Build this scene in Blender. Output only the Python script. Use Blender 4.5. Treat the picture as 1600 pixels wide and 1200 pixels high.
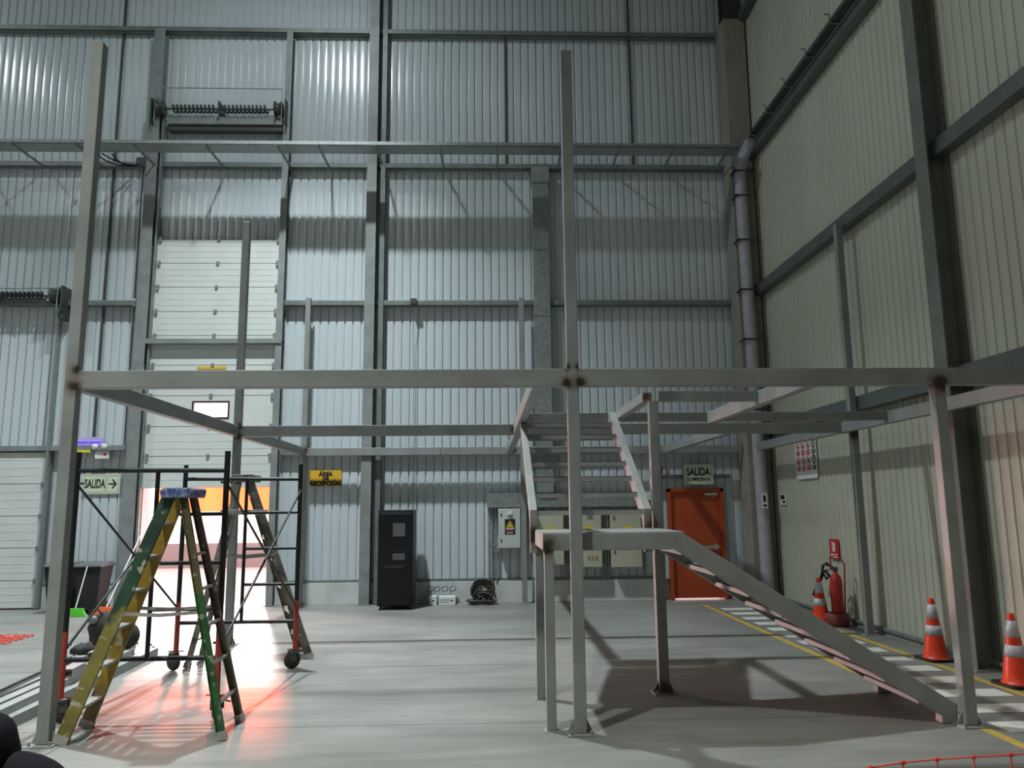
import bpy, bmesh, math, random
from mathutils import Vector, Matrix
random.seed(7)
for o in list(bpy.data.objects): bpy.data.objects.remove(o, do_unlink=True)
S = bpy.context.scene
COL = S.collection
PI = math.pi

# ------------------------------------------------------------------ camera
pitch, yaw, roll, FPX = 0.15755793, 0.03718203, -0.01006805, 1214.79
fw = Vector((math.sin(yaw)*math.cos(pitch), math.cos(yaw)*math.cos(pitch), math.sin(pitch)))
rt = Vector((math.cos(yaw), -math.sin(yaw), 0)); up = rt.cross(fw)
r2 = rt*math.cos(roll)+up*math.sin(roll); u2 = -rt*math.sin(roll)+up*math.cos(roll)
cd = bpy.data.cameras.new('camera'); cam = bpy.data.objects.new('camera', cd); COL.objects.link(cam)
m = Matrix.Identity(4)
for i in range(3): m[i][0], m[i][1], m[i][2] = r2[i], u2[i], -fw[i]
m[2][3] = 1.8
cam.matrix_world = m
cd.sensor_width = 36; cd.lens = 36*FPX/1600; cd.clip_end = 300
S.camera = cam
S.view_settings.view_transform = 'Standard'; S.view_settings.look = 'None'
S.view_settings.exposure = 0.0; S.view_settings.gamma = 1

# ------------------------------------------------------------------ world and lamps
w = bpy.data.worlds.new('sky'); S.world = w; w.use_nodes = True
bg = w.node_tree.nodes['Background']; bg.inputs[0].default_value = (1.0, 0.72, 0.70, 1); bg.inputs[1].default_value = 3.8

def area(name, loc, sx, sy, power, col, rot=(0,0,0), disk=False, portal=False):
    l = bpy.data.lights.new(name, 'AREA'); l.shape = 'DISK' if disk else 'RECTANGLE'
    l.size = sx
    if not disk: l.size_y = sy
    l.energy = power; l.color = col
    if portal: l.cycles.is_portal = True
    o = bpy.data.objects.new(name, l); o.location = loc; o.rotation_euler = rot; COL.objects.link(o)
    return o
# high-bay lamps under the roof, in rows (all above the frame)
for (x, y, p, pw, c) in [(-3.6, 10.6, 690, 290, (0.88, 0.98, 1.0)), (-4.6, 0.6, 760, 120, (0.98, 1.0, 0.93)), (-4.4, -9.0, 130, 60, (0.95, 1.0, 0.92)),
                  (-13.5, 10.6, 480, 230, (0.88, 0.98, 1.0)), (-13.5, 0.6, 380, 170, (0.95, 1.0, 0.95)), (-13.5, -9.0, 150, 80, (0.93, 1.0, 0.94))]:
    area('high_bay_light', (x, y, 14.0), .40, .40, p, c, disk=True).data.spread = math.radians(88)
    area('high_bay_spill', (x, y, 13.98), .40, .40, pw, c, disk=True)
# added fill lamp outside, out of view, sending pinkish light low through the bay door
area('added_yard_fill', (-9.6, 19.4, 2.0), 2.0, 2.4, 290, (1.0, .80, .75), rot=Vector((11.9, -12.2, -.9)).to_track_quat('-Z', 'Y').to_euler()).data.spread = math.radians(60)
sun = bpy.data.lights.new('sun', 'SUN'); sun.energy = 1.5; sun.angle = math.radians(3); sun.color = (1.0, .86, .80)
so = bpy.data.objects.new('sun', sun); COL.objects.link(so); so.location = (-8, 24, 6)
so.rotation_euler = Vector((2.3, -7.8, -2.05)).to_track_quat('-Z', 'Y').to_euler()
# daylight entering by the open bay door and its window (sampling portals for the sky)
area('door_portal', (-5.35, 15.75, 1.1), 2.5, 2.2, 1, (1,1,1), rot=(-PI/2,0,0), portal=True)

# ------------------------------------------------------------------ materials
def nn(nt, t, **k):
    n = nt.nodes.new(t)
    for a, b in k.items(): setattr(n, a, b)
    return n
def base_mat(name, rough=.5, metal=0., spec=.5):
    mt = bpy.data.materials.new(name); mt.use_nodes = True
    b = mt.node_tree.nodes['Principled BSDF']
    b.inputs['Roughness'].default_value = rough; b.inputs['Metallic'].default_value = metal
    b.inputs['Specular IOR Level'].default_value = spec
    return mt, mt.node_tree, b
def c4(c): return (c[0], c[1], c[2], 1)
def noise_mix(nt, c1, c2, scale=5, detail=4, vec=None, lo=.35, hi=.65, stretch=None):
    geo = nn(nt, 'ShaderNodeNewGeometry'); v = geo.outputs['Position']
    if stretch:
        mp = nn(nt, 'ShaderNodeMapping'); nt.links.new(v, mp.inputs[0]); mp.inputs['Scale'].default_value = stretch; v = mp.outputs[0]
    n = nn(nt, 'ShaderNodeTexNoise'); n.inputs['Scale'].default_value = scale; n.inputs['Detail'].default_value = detail
    nt.links.new(v, n.inputs['Vector'])
    r = nn(nt, 'ShaderNodeMapRange'); r.inputs[1].default_value = lo; r.inputs[2].default_value = hi
    nt.links.new(n.outputs[0], r.inputs[0])
    mx = nn(nt, 'ShaderNodeMix', data_type='RGBA')
    nt.links.new(r.outputs[0], mx.inputs[0]); mx.inputs[6].default_value = c4(c1); mx.inputs[7].default_value = c4(c2)
    return mx.outputs[2]
def mat(name, c1, rough=.5, metal=0., c2=None, scale=6, spec=.5, stretch=None, emit=None, lo=.35, hi=.65):
    mt, nt, b = base_mat(name, rough, metal, spec)
    if c2 is None: c2 = tuple(x*.88 for x in c1)
    nt.links.new(noise_mix(nt, c1, c2, scale, stretch=stretch, lo=lo, hi=hi), b.inputs['Base Color'])
    if emit: b.inputs['Emission Color'].default_value = c4(emit[0]); b.inputs['Emission Strength'].default_value = emit[1]
    return mt
def math_(nt, op, a, b=None):
    n = nn(nt, 'ShaderNodeMath', operation=op)
    for i, x in enumerate((a, b)):
        if x is None: continue
        if isinstance(x, (int, float)): n.inputs[i].default_value = x
        else: nt.links.new(x, n.inputs[i])
    return n.outputs[0]
def mixc(nt, fac, a, b):
    mx = nn(nt, 'ShaderNodeMix', data_type='RGBA')
    if isinstance(fac, (int, float)): mx.inputs[0].default_value = fac
    else: nt.links.new(fac, mx.inputs[0])
    for i, x in ((6, a), (7, b)):
        if isinstance(x, tuple): mx.inputs[i].default_value = c4(x)
        else: nt.links.new(x, mx.inputs[i])
    return mx.outputs[2]

def steel_mat(name, c1, c2, burns=(), rough=.45):
    """primer-grey steel with heat-burnt weld marks at the joints"""
    mt, nt, b = base_mat(name, rough, 0., .5)
    col = noise_mix(nt, c1, c2, 3.0, detail=6)
    geo = nn(nt, 'ShaderNodeNewGeometry')
    # small scratches
    n = nn(nt, 'ShaderNodeTexNoise'); n.inputs['Scale'].default_value = 9; n.inputs['Detail'].default_value = 5
    mp = nn(nt, 'ShaderNodeMapping'); mp.inputs['Scale'].default_value = (.8, .8, 5); nt.links.new(geo.outputs['Position'], mp.inputs[0]); nt.links.new(mp.outputs[0], n.inputs['Vector'])
    sc = nn(nt, 'ShaderNodeMapRange'); sc.inputs[1].default_value = .70; sc.inputs[2].default_value = .74; nt.links.new(n.outputs[0], sc.inputs[0])
    col = mixc(nt, math_(nt, 'MULTIPLY', sc.outputs[0], .5), col, (.05, .05, .045))
    wob = nn(nt, 'ShaderNodeTexNoise'); wob.inputs['Scale'].default_value = 14; nt.links.new(geo.outputs['Position'], wob.inputs['Vector'])
    for (p, r) in burns:
        d = nn(nt, 'ShaderNodeVectorMath', operation='DISTANCE'); nt.links.new(geo.outputs['Position'], d.inputs[0]); d.inputs[1].default_value = p
        dd = math_(nt, 'ADD', d.outputs['Value'], math_(nt, 'MULTIPLY', math_(nt, 'SUBTRACT', wob.outputs[0], .5), r*1.1))
        h = nn(nt, 'ShaderNodeMapRange'); h.inputs[1].default_value = r*.7; h.inputs[2].default_value = r*1.7; h.inputs[3].default_value = .75; h.inputs[4].default_value = 0
        nt.links.new(dd, h.inputs[0]); col = mixc(nt, h.outputs[0], col, (.13, .085, .04))
        k = nn(nt, 'ShaderNodeMapRange'); k.inputs[1].default_value = r*.45; k.inputs[2].default_value = r*.95; k.inputs[3].default_value = .95; k.inputs[4].default_value = 0
        nt.links.new(dd, k.inputs[0]); col = mixc(nt, k.outputs[0], col, (.018, .015, .012))
    nt.links.new(col, b.inputs['Base Color'])
    return mt

def wall_mat(name, c1, c2, rough=.20):
    mt, nt, b = base_mat(name, rough, 0., .5)
    col = noise_mix(nt, c1, c2, .6, detail=3, stretch=(1.2, 1.2, .25))
    nt.links.new(col, b.inputs['Base Color'])
    n = nn(nt, 'ShaderNodeTexNoise'); n.inputs['Scale'].default_value = 1.6
    geo = nn(nt, 'ShaderNodeNewGeometry'); nt.links.new(geo.outputs['Position'], n.inputs['Vector'])
    bp = nn(nt, 'ShaderNodeBump'); bp.inputs['Strength'].default_value = .18; bp.inputs['Distance'].default_value = .02
    nt.links.new(n.outputs[0], bp.inputs['Height']); nt.links.new(bp.outputs[0], b.inputs['Normal'])
    return mt

def floor_mat():
    mt, nt, b = base_mat('polished_concrete', .4, 0., .24)
    a = noise_mix(nt, (.25, .25, .237), (.18, .181, .17), .9, detail=8, stretch=(.6, 1.3, 1))
    c = noise_mix(nt, (1, 1, 1), (.80, .80, .79), 3.2, detail=9, stretch=(.35, 2.2, 1), lo=.4, hi=.75)
    mul = nn(nt, 'ShaderNodeMix', data_type='RGBA', blend_type='MULTIPLY'); mul.inputs[0].default_value = 1
    nt.links.new(a, mul.inputs[6]); nt.links.new(c, mul.inputs[7]); col = mul.outputs[2]
    geo = nn(nt, 'ShaderNodeNewGeometry'); sp = nn(nt, 'ShaderNodeSeparateXYZ'); nt.links.new(geo.outputs['Position'], sp.inputs[0])
    for axis, v, wd in ((1, 11.02, .011), (1, 9.43, .009), (1, 6.95, .006), (0, -3.3, .006), (1, 3.4, .01)):
        dist = math_(nt, 'ABSOLUTE', math_(nt, 'SUBTRACT', sp.outputs[axis], v))
        r = nn(nt, 'ShaderNodeMapRange'); r.inputs[1].default_value = wd; r.inputs[2].default_value = wd*2; r.inputs[3].default_value = .8; r.inputs[4].default_value = 0
        nt.links.new(dist, r.inputs[0]); col = mixc(nt, r.outputs[0], col, (.07, .07, .07))
    # scattered dark scuffs
    s = nn(nt, 'ShaderNodeTexNoise'); s.inputs['Scale'].default_value = 2.3; s.inputs['Detail'].default_value = 10
    mp = nn(nt, 'ShaderNodeMapping'); mp.inputs['Scale'].default_value = (.7, 3, 1); nt.links.new(geo.outputs['Position'], mp.inputs[0]); nt.links.new(mp.outputs[0], s.inputs['Vector'])
    r = nn(nt, 'ShaderNodeMapRange'); r.inputs[1].default_value = .68; r.inputs[2].default_value = .75; r.inputs[4].default_value = .5
    nt.links.new(s.outputs[0], r.inputs[0]); col = mixc(nt, r.outputs[0], col, (.16, .16, .15))
    nt.links.new(col, b.inputs['Base Color'])
    rr = nn(nt, 'ShaderNodeMapRange'); rr.inputs[3].default_value = .42; rr.inputs[4].default_value = .55
    nt.links.new(s.outputs[0], rr.inputs[0]); nt.links.new(rr.outputs[0], b.inputs['Roughness'])
    bp = nn(nt, 'ShaderNodeBump'); bp.inputs['Strength'].default_value = .12; bp.inputs['Distance'].default_value = .01
    nt.links.new(s.outputs[0], bp.inputs['Height']); nt.links.new(bp.outputs[0], b.inputs['Normal'])
    return mt

def ladder_mat(name, low, high, zsplit, splat):
    mt, nt, b = base_mat(name, .55)
    geo = nn(nt, 'ShaderNodeNewGeometry'); sp = nn(nt, 'ShaderNodeSeparateXYZ'); nt.links.new(geo.outputs['Position'], sp.inputs[0])
    wob = nn(nt, 'ShaderNodeTexNoise'); wob.inputs['Scale'].default_value = 6; wob.inputs['Detail'].default_value = 5; nt.links.new(geo.outputs['Position'], wob.inputs['Vector'])
    z = math_(nt, 'ADD', sp.outputs[2], math_(nt, 'MULTIPLY', math_(nt, 'SUBTRACT', wob.outputs[0], .5), .5))
    r = nn(nt, 'ShaderNodeMapRange'); r.inputs[1].default_value = zsplit-.04; r.inputs[2].default_value = zsplit+.04; nt.links.new(z, r.inputs[0])
    col = mixc(nt, r.outputs[0], noise_mix(nt, low, tuple(x*.55 for x in low), 5, detail=7), noise_mix(nt, high, tuple(x*.5 for x in high), 5, detail=7))
    s = nn(nt, 'ShaderNodeTexNoise'); s.inputs['Scale'].default_value = 13; s.inputs['Detail'].default_value = 4; nt.links.new(geo.outputs['Position'], s.inputs['Vector'])
    q = nn(nt, 'ShaderNodeMapRange'); q.inputs[1].default_value = .60; q.inputs[2].default_value = .66; q.inputs[4].default_value = .85; nt.links.new(s.outputs[0], q.inputs[0])
    col = mixc(nt, q.outputs[0], col, splat); nt.links.new(col, b.inputs['Base Color'])
    return mt

BZ = 2.895
burns = [((-3.40, 6.54, 2.98), .05), ((-3.42, 6.54, 2.83), .06), ((.715, 6.54, 2.99), .035), ((.715, 6.54, 2.84), .05), ((.82, 6.54, 2.99), .035), ((.825, 6.54, 2.85), .055),
         ((3.97, 6.54, 2.83), .085), ((.52, 6.65, 1.47), .085), ((.5, 7.72, 1.52), .11), ((1.66, 7.75, 1.6), .11), ((-3.42, 11.0, 2.97), .05), ((-3.42, 11.0, 2.82), .05),
         ((1.70, 7.9, 2.93), .07), ((5.33, 11.0, 2.8), .09), ((-3.44, 15.1, 2.93), .06), ((.6, 15.1, 2.9), .05), ((.44, 11.0, 2.9), .06), ((1.745, 7.9, .03), .10)]
M = dict(
 steel=steel_mat('primer_grey_steel', (.265, .28, .272), (.21, .218, .21), burns),
 steel2=steel_mat('grey_steel_plain', (.33, .335, .335), (.26, .265, .265)),
 galv=mat('galvanised_steel', (.30, .33, .32), .38, .35, (.22, .25, .25), 14),
 girt=mat('green_grey_girt_steel', (.20, .23, .22), .45, .2, (.15, .175, .17), 4),
 girtr=mat('dark_green_grey_girt_steel', (.12, .138, .125), .40, .2, (.095, .11, .10), 4), colr=mat('dark_column_steel', (.17, .18, .165), .42, .1, (.14, .15, .135), 4),
 colm=mat('column_steel', (.26, .28, .28), .5, .1, (.20, .22, .22), 4),
 wallb=wall_mat('blue_white_corrugated_sheet', (.57, .625, .655), (.50, .56, .59)),
 wallr=wall_mat('cream_corrugated_sheet', (.49, .495, .40), (.44, .445, .36), .34),
 floor=floor_mat(), plinth=mat('painted_concrete_plinth', (.60, .62, .62), .7, 0, (.50, .52, .52), 3),
 conc=mat('beige_concrete', (.29, .275, .235), .85, 0, (.25, .24, .205), 5),
 roof=mat('roof_sheet', (.35, .36, .36), .6), dark=mat('dark_steel', (.05, .055, .05), .5),
 door=mat('white_insulated_panel', (.64, .67, .655), .4, 0, (.60, .63, .615), 2),
 red=mat('red_brown_door_paint', (.42, .065, .018), .45, 0, (.37, .055, .016), 3),
 black=mat('black_plastic', (.012, .012, .014), .5, spec=.3), blackp=mat('black_tube_paint', (.012, .013, .016), .4, .2), tubered=mat('red_oxide_paint', (.38, .05, .025), .5, 0, (.30, .035, .02), 20),
 rubber=mat('black_rubber', (.02, .017, .015), .6, 0, (.05, .03, .025), 20), grey=mat('mid_grey_plastic', (.16, .165, .17), .5),
 white=mat('white_enamel', (.75, .77, .75), .4, 0, (.7, .72, .7), 4), panel=mat('beige_enclosure_enamel', (.47, .47, .36), .4, 0, (.43, .43, .33), 3), lpanel=mat('light_grey_enclosure', (.52, .56, .54), .4, 0, (.48, .52, .5), 3),
 sign=mat('glow_sign_plastic', (.62, .68, .52), .5, 0, (.58, .64, .48), 5), ink=mat('dark_green_ink', (.01, .03, .012), .6), blackink=mat('black_ink', (.012, .012, .012), .6), yellow=mat('yellow_sign', (.72, .42, .03), .5, 0, (.66, .38, .03), 4),
 hazard=mat('hazard_yellow', (.75, .6, .03), .5), orange=mat('orange_cone_plastic', (.80, .055, .012), .4, 0, (.72, .045, .01), 5), reflect=mat('reflective_band', (.62, .60, .66), .35, 0, (.5, .48, .54), 60),
 redp=mat('red_paint', (.42, .02, .015), .35), redsign=mat('red_sign', (.55, .02, .03), .5), ypaint=mat('yellow_floor_paint', (.55, .38, .05), .6, 0, (.42, .32, .09), 9, lo=.4, hi=.7), wpaint=mat('white_floor_paint', (.68, .68, .63), .55, 0, (.45, .45, .42), 9, lo=.5, hi=.8),
 alu=mat('aluminium', (.42, .41, .39), .4, .3, (.30, .29, .27), 12), blue=mat('blue_ladder_cap', (.05, .08, .26), .5, 0, (.22, .25, .36), 30, lo=.45, hi=.6),
 green_y=ladder_mat('green_over_yellow_paint', (.25, .21, .05), (.025, .075, .045), .95, (.42, .42, .34)), yellow_f=ladder_mat('yellow_fibreglass', (.28, .18, .06), (.34, .21, .015), .35, (.30, .26, .16)),
 green_o=ladder_mat('green_olive_paint', (.03, .12, .035), (.13, .11, .05), 1.15, (.30, .31, .22)), brown_f=ladder_mat('brown_dusty_rail', (.13, .11, .06), (.12, .06, .04), .8, (.25, .21, .15)), ladder_g=ladder_mat('dusty_grey_fibreglass', (.19, .175, .135), (.20, .185, .16), 1.2, (.32, .30, .25)),
 pipe=mat('white_ribbed_duct', (.40, .39, .43), .5, 0, (.34, .33, .37), 7), cable=mat('grey_brown_cable', (.10, .095, .075), .6, 0, (.05, .045, .04), 18), bin=mat('charcoal_bin_plastic', (.03, .03, .034), .65, spec=.25), binlid=mat('grey_bin_lid', (.10, .10, .11), .4),
 lime=mat('lime_bristle', (.12, .62, .05), .6), orangeb=mat('orange_bristle', (.85, .17, .04), .6), netm=mat('orange_netting', (.75, .06, .03), .5), bag=mat('black_fabric', (.012, .011, .012), .8, 0, (.03, .025, .025), 10),
 jacket=mat('navy_black_jacket', (.0035, .004, .008), .9, spec=.2), skin=mat('skin', (.38, .17, .10), .55), exg=mat('outside_pavement', (.42, .39, .37), .8), exw=mat('outside_low_wall', (.34, .27, .27), .8), purple=mat('violet_tube', (.18, .1, .8), .4, emit=((.25, .12, 1.0), .7)), lens=mat('milky_lens', (.7, .7, .7), .3), lilac=mat('lilac_housing', (.50, .44, .80), .4),
 chrome=mat('chrome', (.6, .6, .6), .2, .9), brass=mat('brass_knob', (.6, .35, .08), .35, .6), burg=mat('dusty_red_base', (.22, .035, .03), .7, 0, (.14, .04, .035), 12), smoke=mat('smoked_glass', (.010, .011, .012), .35, spec=.3))
def curtain_mat():
    mt = bpy.data.materials.new('orange_translucent_sheet'); mt.use_nodes = True; nt = mt.node_tree; nt.nodes.clear()
    out = nn(nt, 'ShaderNodeOutputMaterial'); t = nn(nt, 'ShaderNodeBsdfTransparent'); t.inputs[0].default_value = (1, .16, .07, 1)
    d = nn(nt, 'ShaderNodeBsdfTranslucent'); d.inputs[0].default_value = (.95, .30, .05, 1); mx = nn(nt, 'ShaderNodeMixShader'); mx.inputs[0].default_value = .15
    nt.links.new(t.outputs[0], mx.inputs[1]); nt.links.new(d.outputs[0], mx.inputs[2]); nt.links.new(mx.outputs[0], out.inputs[0]); return mt
M['curtain'] = curtain_mat()
def glass_mat():
    mt = bpy.data.materials.new('clear_pane'); mt.use_nodes = True; nt = mt.node_tree; nt.nodes.clear()
    out = nn(nt, 'ShaderNodeOutputMaterial'); t = nn(nt, 'ShaderNodeBsdfTransparent'); t.inputs[0].default_value = (.85, .72, .72, 1)
    d = nn(nt, 'ShaderNodeBsdfGlossy'); d.inputs['Roughness'].default_value = .05; mx = nn(nt, 'ShaderNodeMixShader'); mx.inputs[0].default_value = .06
    nt.links.new(t.outputs[0], mx.inputs[1]); nt.links.new(d.outputs[0], mx.inputs[2]); nt.links.new(mx.outputs[0], out.inputs[0]); return mt
M['glass'] = glass_mat()

# ------------------------------------------------------------------ mesh helpers
ORG = {}
def tag(o, label=None, cat=None, group=None, kind=None):
    if label: o['label'] = label
    if cat: o['category'] = cat
    if group: o['group'] = group
    if kind: o['kind'] = kind
    return o
def thing(name, label, cat, loc=(0,0,0), group=None, rz=0):
    o = bpy.data.objects.new(name, None); COL.objects.link(o); o.location = loc; o.rotation_euler = (0,0,rz); o.empty_display_size = .1
    ORG[o] = Vector(loc); return tag(o, label, cat, group)
class MB:
    def __init__(s): s.v = []; s.f = []; s.sm = []
    def add(s, vs, fs, smooth=False):
        n = len(s.v); s.v += [tuple(v) for v in vs]; s.f += [tuple(n+i for i in f) for f in fs]; s.sm += [smooth]*len(fs); return s
    def box(s, x0, x1, y0, y1, z0, z1):
        return s.add([(x0,y0,z0),(x1,y0,z0),(x1,y1,z0),(x0,y1,z0),(x0,y0,z1),(x1,y0,z1),(x1,y1,z1),(x0,y1,z1)],
                     [(0,3,2,1),(4,5,6,7),(0,1,5,4),(1,2,6,5),(2,3,7,6),(3,0,4,7)])
    def bar(s, p0, p1, w, h, side=None, hollow=0):
        """box along p0-p1; w measured along 'side' direction, h across it"""
        p0, p1 = Vector(p0), Vector(p1); d = (p1-p0).normalized()
        sd = Vector(side) if side else (Vector((0,0,1)).cross(d) if abs(d.z) < .95 else Vector((1,0,0)))
        sd = (sd-d*sd.dot(d)).normalized(); u = d.cross(sd)
        def ring(p, a, b): return [p+sd*(i*a/2)+u*(j*b/2) for i, j in ((-1,-1),(1,-1),(1,1),(-1,1))]
        if not hollow:
            return s.add(ring(p0,w,h)+ring(p1,w,h), [(3,2,1,0),(4,5,6,7),(0,1,5,4),(1,2,6,5),(2,3,7,6),(3,0,4,7)])
        t = hollow
        vs = ring(p0,w,h)+ring(p1,w,h)+ring(p0,w-2*t,h-2*t)+ring(p1,w-2*t,h-2*t); fs = []
        for i in range(4):
            j = (i+1) % 4
            fs += [(i,j,4+j,4+i),(8+j,8+i,12+i,12+j),(j,i,8+i,8+j),(4+i,4+j,12+j,12+i)]
        return s.add(vs, fs)
    def tube(s, pts, r, seg=10, rs=None, caps=True):
        pts = [Vector(p) for p in pts]; n = len(pts); prev = None; vs = []
        for i, p in enumerate(pts):
            d = (pts[min(i+1,n-1)]-pts[max(i-1,0)]).normalized()
            if prev is None: a = d.orthogonal().normalized()
            else: a = (prev-d*prev.dot(d)).normalized()
            prev = a; b = d.cross(a); rr = rs[i] if rs else r
            vs += [p+(a*math.cos(t)+b*math.sin(t))*rr for t in [2*PI*k/seg for k in range(seg)]]
        fs = [(i*seg+k, i*seg+(k+1)%seg, (i+1)*seg+(k+1)%seg, (i+1)*seg+k) for i in range(n-1) for k in range(seg)]
        s.add(vs, fs, True)
        if caps: s.add(vs[:seg], [tuple(reversed(range(seg)))]); s.add(vs[-seg:], [tuple(range(seg))])
        return s
    def lathe(s, c, prof, seg=24, axis='z'):
        vs = []; c = Vector(c)
        for r, h in prof:
            for k in range(seg):
                t = 2*PI*k/seg; a, b = r*math.cos(t), r*math.sin(t)
                vs.append(c+Vector({'z':(a,b,h),'y':(a,h,b),'x':(h,a,b)}[axis]))
        n = len(prof); fs = [(i*seg+k, i*seg+(k+1)%seg, (i+1)*seg+(k+1)%seg, (i+1)*seg+k) for i in range(n-1) for k in range(seg)]
        s.add(vs, fs, True); s.add(vs[:seg], [tuple(reversed(range(seg)))]); s.add(vs[-seg:], [tuple(range(seg))]); return s
    def prism(s, poly, a0, a1, axis='y'):
        def P(p, a): return {'y':(p[0],a,p[1]),'x':(a,p[0],p[1]),'z':(p[0],p[1],a)}[axis]
        n = len(poly); vs = [P(p,a0) for p in poly]+[P(p,a1) for p in poly]
        return s.add(vs, [tuple(range(n)), tuple(reversed(range(n,2*n)))]+[(i,n+i,n+(i+1)%n,(i+1)%n) for i in range(n)])
    def sphere(s, c, r, sx=1, sy=1, sz=1, seg=16):
        prof = [(max(1e-4, r*math.sin(PI*i/(seg//2))), -r*math.cos(PI*i/(seg//2))) for i in range(seg//2+1)]
        n0 = len(s.v); s.lathe((0,0,0), prof, seg)
        for i in range(n0, len(s.v)): v = s.v[i]; s.v[i] = (c[0]+v[0]*sx, c[1]+v[1]*sy, c[2]+v[2]*sz)
        return s
    def build(s, name, m_, parent=None, bevel=0, kind=None):
        me = bpy.data.meshes.new(name); org = ORG.get(parent, Vector((0,0,0))) if parent else None
        if org is None:
            xs = [v[0] for v in s.v]; ys = [v[1] for v in s.v]; zs = [v[2] for v in s.v]
            org = Vector(((min(xs)+max(xs))/2, (min(ys)+max(ys))/2, min(zs)))
        me.from_pydata([(v[0]-org.x, v[1]-org.y, v[2]-org.z) for v in s.v], [], s.f); me.update()
        bm = bmesh.new(); bm.from_mesh(me); bmesh.ops.recalc_face_normals(bm, faces=bm.faces); bm.to_mesh(me); bm.free()
        for p, q in zip(me.polygons, s.sm): p.use_smooth = q
        o = bpy.data.objects.new(name, me); COL.objects.link(o); me.materials.append(M[m_] if isinstance(m_, str) else m_)
        if parent: o.parent = parent
        else: o.location = org
        ORG[o] = org
        if bevel:
            b = o.modifiers.new('bevel', 'BEVEL'); b.width = bevel; b.segments = 2; b.limit_method = 'ANGLE'; b.angle_limit = .6
        if kind: o['kind'] = kind
        return o
def struct(name, mb, m_, parent=None, bevel=0): return mb.build(name, m_, parent, bevel, None if parent else 'structure')
def txt(body, size, loc, m_, parent, name='lettering', face='-y', sx=1.0, bold=.0, depth=.002, align='CENTER', space=1.0):
    cu = bpy.data.curves.new(name, 'FONT'); cu.body = body; cu.size = size; cu.align_x = align; cu.align_y = 'CENTER'; cu.extrude = depth; cu.offset = bold; cu.space_character = space
    t = bpy.data.objects.new('t', cu); COL.objects.link(t)
    dg = bpy.context.evaluated_depsgraph_get(); me = bpy.data.meshes.new_from_object(t.evaluated_get(dg)); bpy.data.objects.remove(t)
    R = Matrix.Rotation(PI/2, 4, 'X') if face == '-y' else Matrix.Rotation(-PI/2, 4, 'Z') @ Matrix.Rotation(PI/2, 4, 'X')
    me.transform(Matrix.Diagonal((sx,1,1,1))); me.transform(R)
    org = ORG.get(parent, Vector((0,0,0))); me.transform(Matrix.Translation(Vector(loc)-org))
    me.materials.clear(); me.materials.append(M[m_]); o = bpy.data.objects.new(name, me); COL.objects.link(o); o.parent = parent; ORG[o] = org
    return o
def copy_tree(o, parent=None):
    c = o.copy(); COL.objects.link(c)
    if parent: c.parent = parent
    for ch in [x for x in bpy.data.objects if x.parent == o]: copy_tree(ch, c)
    return c

# ------------------------------------------------------------------ the hall
YB, XR = 15.5, 5.6          # faces of the back and right walls
P = .1655
def profile(a0, a1, phase=0.0):
    """(position, depth) list of the sheet between a0 and a1: broad slightly crowned pans, narrow grooves"""
    out = []; k = math.floor((a0-phase)/P)
    while phase+k*P < a1:
        b = phase+k*P
        for t, d in ((0,.030),(.016,.030),(.0185,.027),(.0265,.003),(.029,.0008),(.034,0),(.0955,-.002),(.156,0),(.161,.0008),(.1635,.003)):
            x = b+t
            if a0 <= x <= a1: out.append((x, d))
        k += 1
    return [(a0, out[0][1])]+out+[(a1, out[-1][1])]
def sheet(mb, a0, a1, z0, z1, axis):
    pr = profile(a0, a1); vs = []
    for a, d in pr:
        for z in (z0, z1): vs.append((a, YB+d, z) if axis == 'x' else (XR+d, a, z))
    mb.add(vs, [(2*i, 2*i+2, 2*i+3, 2*i+1) for i in range(len(pr)-1)], True)
    return mb
H = 15.0
fl = MB().box(-24, 6, -20, 15.9, -.3, 0); struct('floor', fl, 'floor')
struct('ceiling', MB().box(-24, 6, -20, 15.9, H, H+.2), 'roof')
wb = MB()
DX0, DX1 = -6.6, -4.12     # bay door
EX0, EX1 = 3.62, 4.74      # emergency door
LX0, LX1 = -11.2, -8.42    # closed bay door on the left
segs = [(-24, LX0, 0, H), (LX0, LX1, 2.98, H), (LX1, DX0, 0, H), (DX0, DX1, 5.12, H), (DX1, EX0, 0, H), (EX0, EX1, 2.14, H), (EX1, 5.64, 0, H)]
for a0, a1, z0, z1 in segs:
    sheet(wb, a0, a1, max(z0,.40) if z0 < 1 else z0, z1, 'x')
for a0, a1, z0, z1 in segs: wb.box(a0, a1, YB+.05, YB+.25, z0, z1)
o = struct('wall_back', wb, 'wallb')
wr = sheet(MB(), -20, 15.5, 0.06, H, 'y'); wr.box(XR+.05, XR+.25, -20, 15.75, 0, H); struct('wall_right', wr, 'wallr')
struct('wall_left', MB().box(-24.2, -24, -20, 15.9, 0, H), 'wallb')
struct('wall_front', MB().box(-24, 6, -20.2, -20, 0, H), 'wallb')
# plinth under the back wall
pl = MB()
for a0, a1 in ((-24, LX0), (LX1, DX0-.1), (DX1+.12, EX0-.1), (EX1+.08, 5.6)): pl.box(a0, a1, YB-.06, YB+.05, 0, .40)
struct('baseboard_back', pl, 'plinth', bevel=.004)
bc = MB()
for a0, a1 in ((LX1, DX0-.25), (DX1+.12, EX0-.1)): bc.box(a0, a1, YB-.03, YB+.04, .40, .455)
struct('trim_1', bc, 'girt')
struct('baseboard_right', MB().box(XR-.035, XR+.04, -20, 14.8, 0, .06), 'conc')
struct('trim_2', MB().box(XR-.06, XR+.04, -20, 14.8, .06, .10), 'galv')
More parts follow.
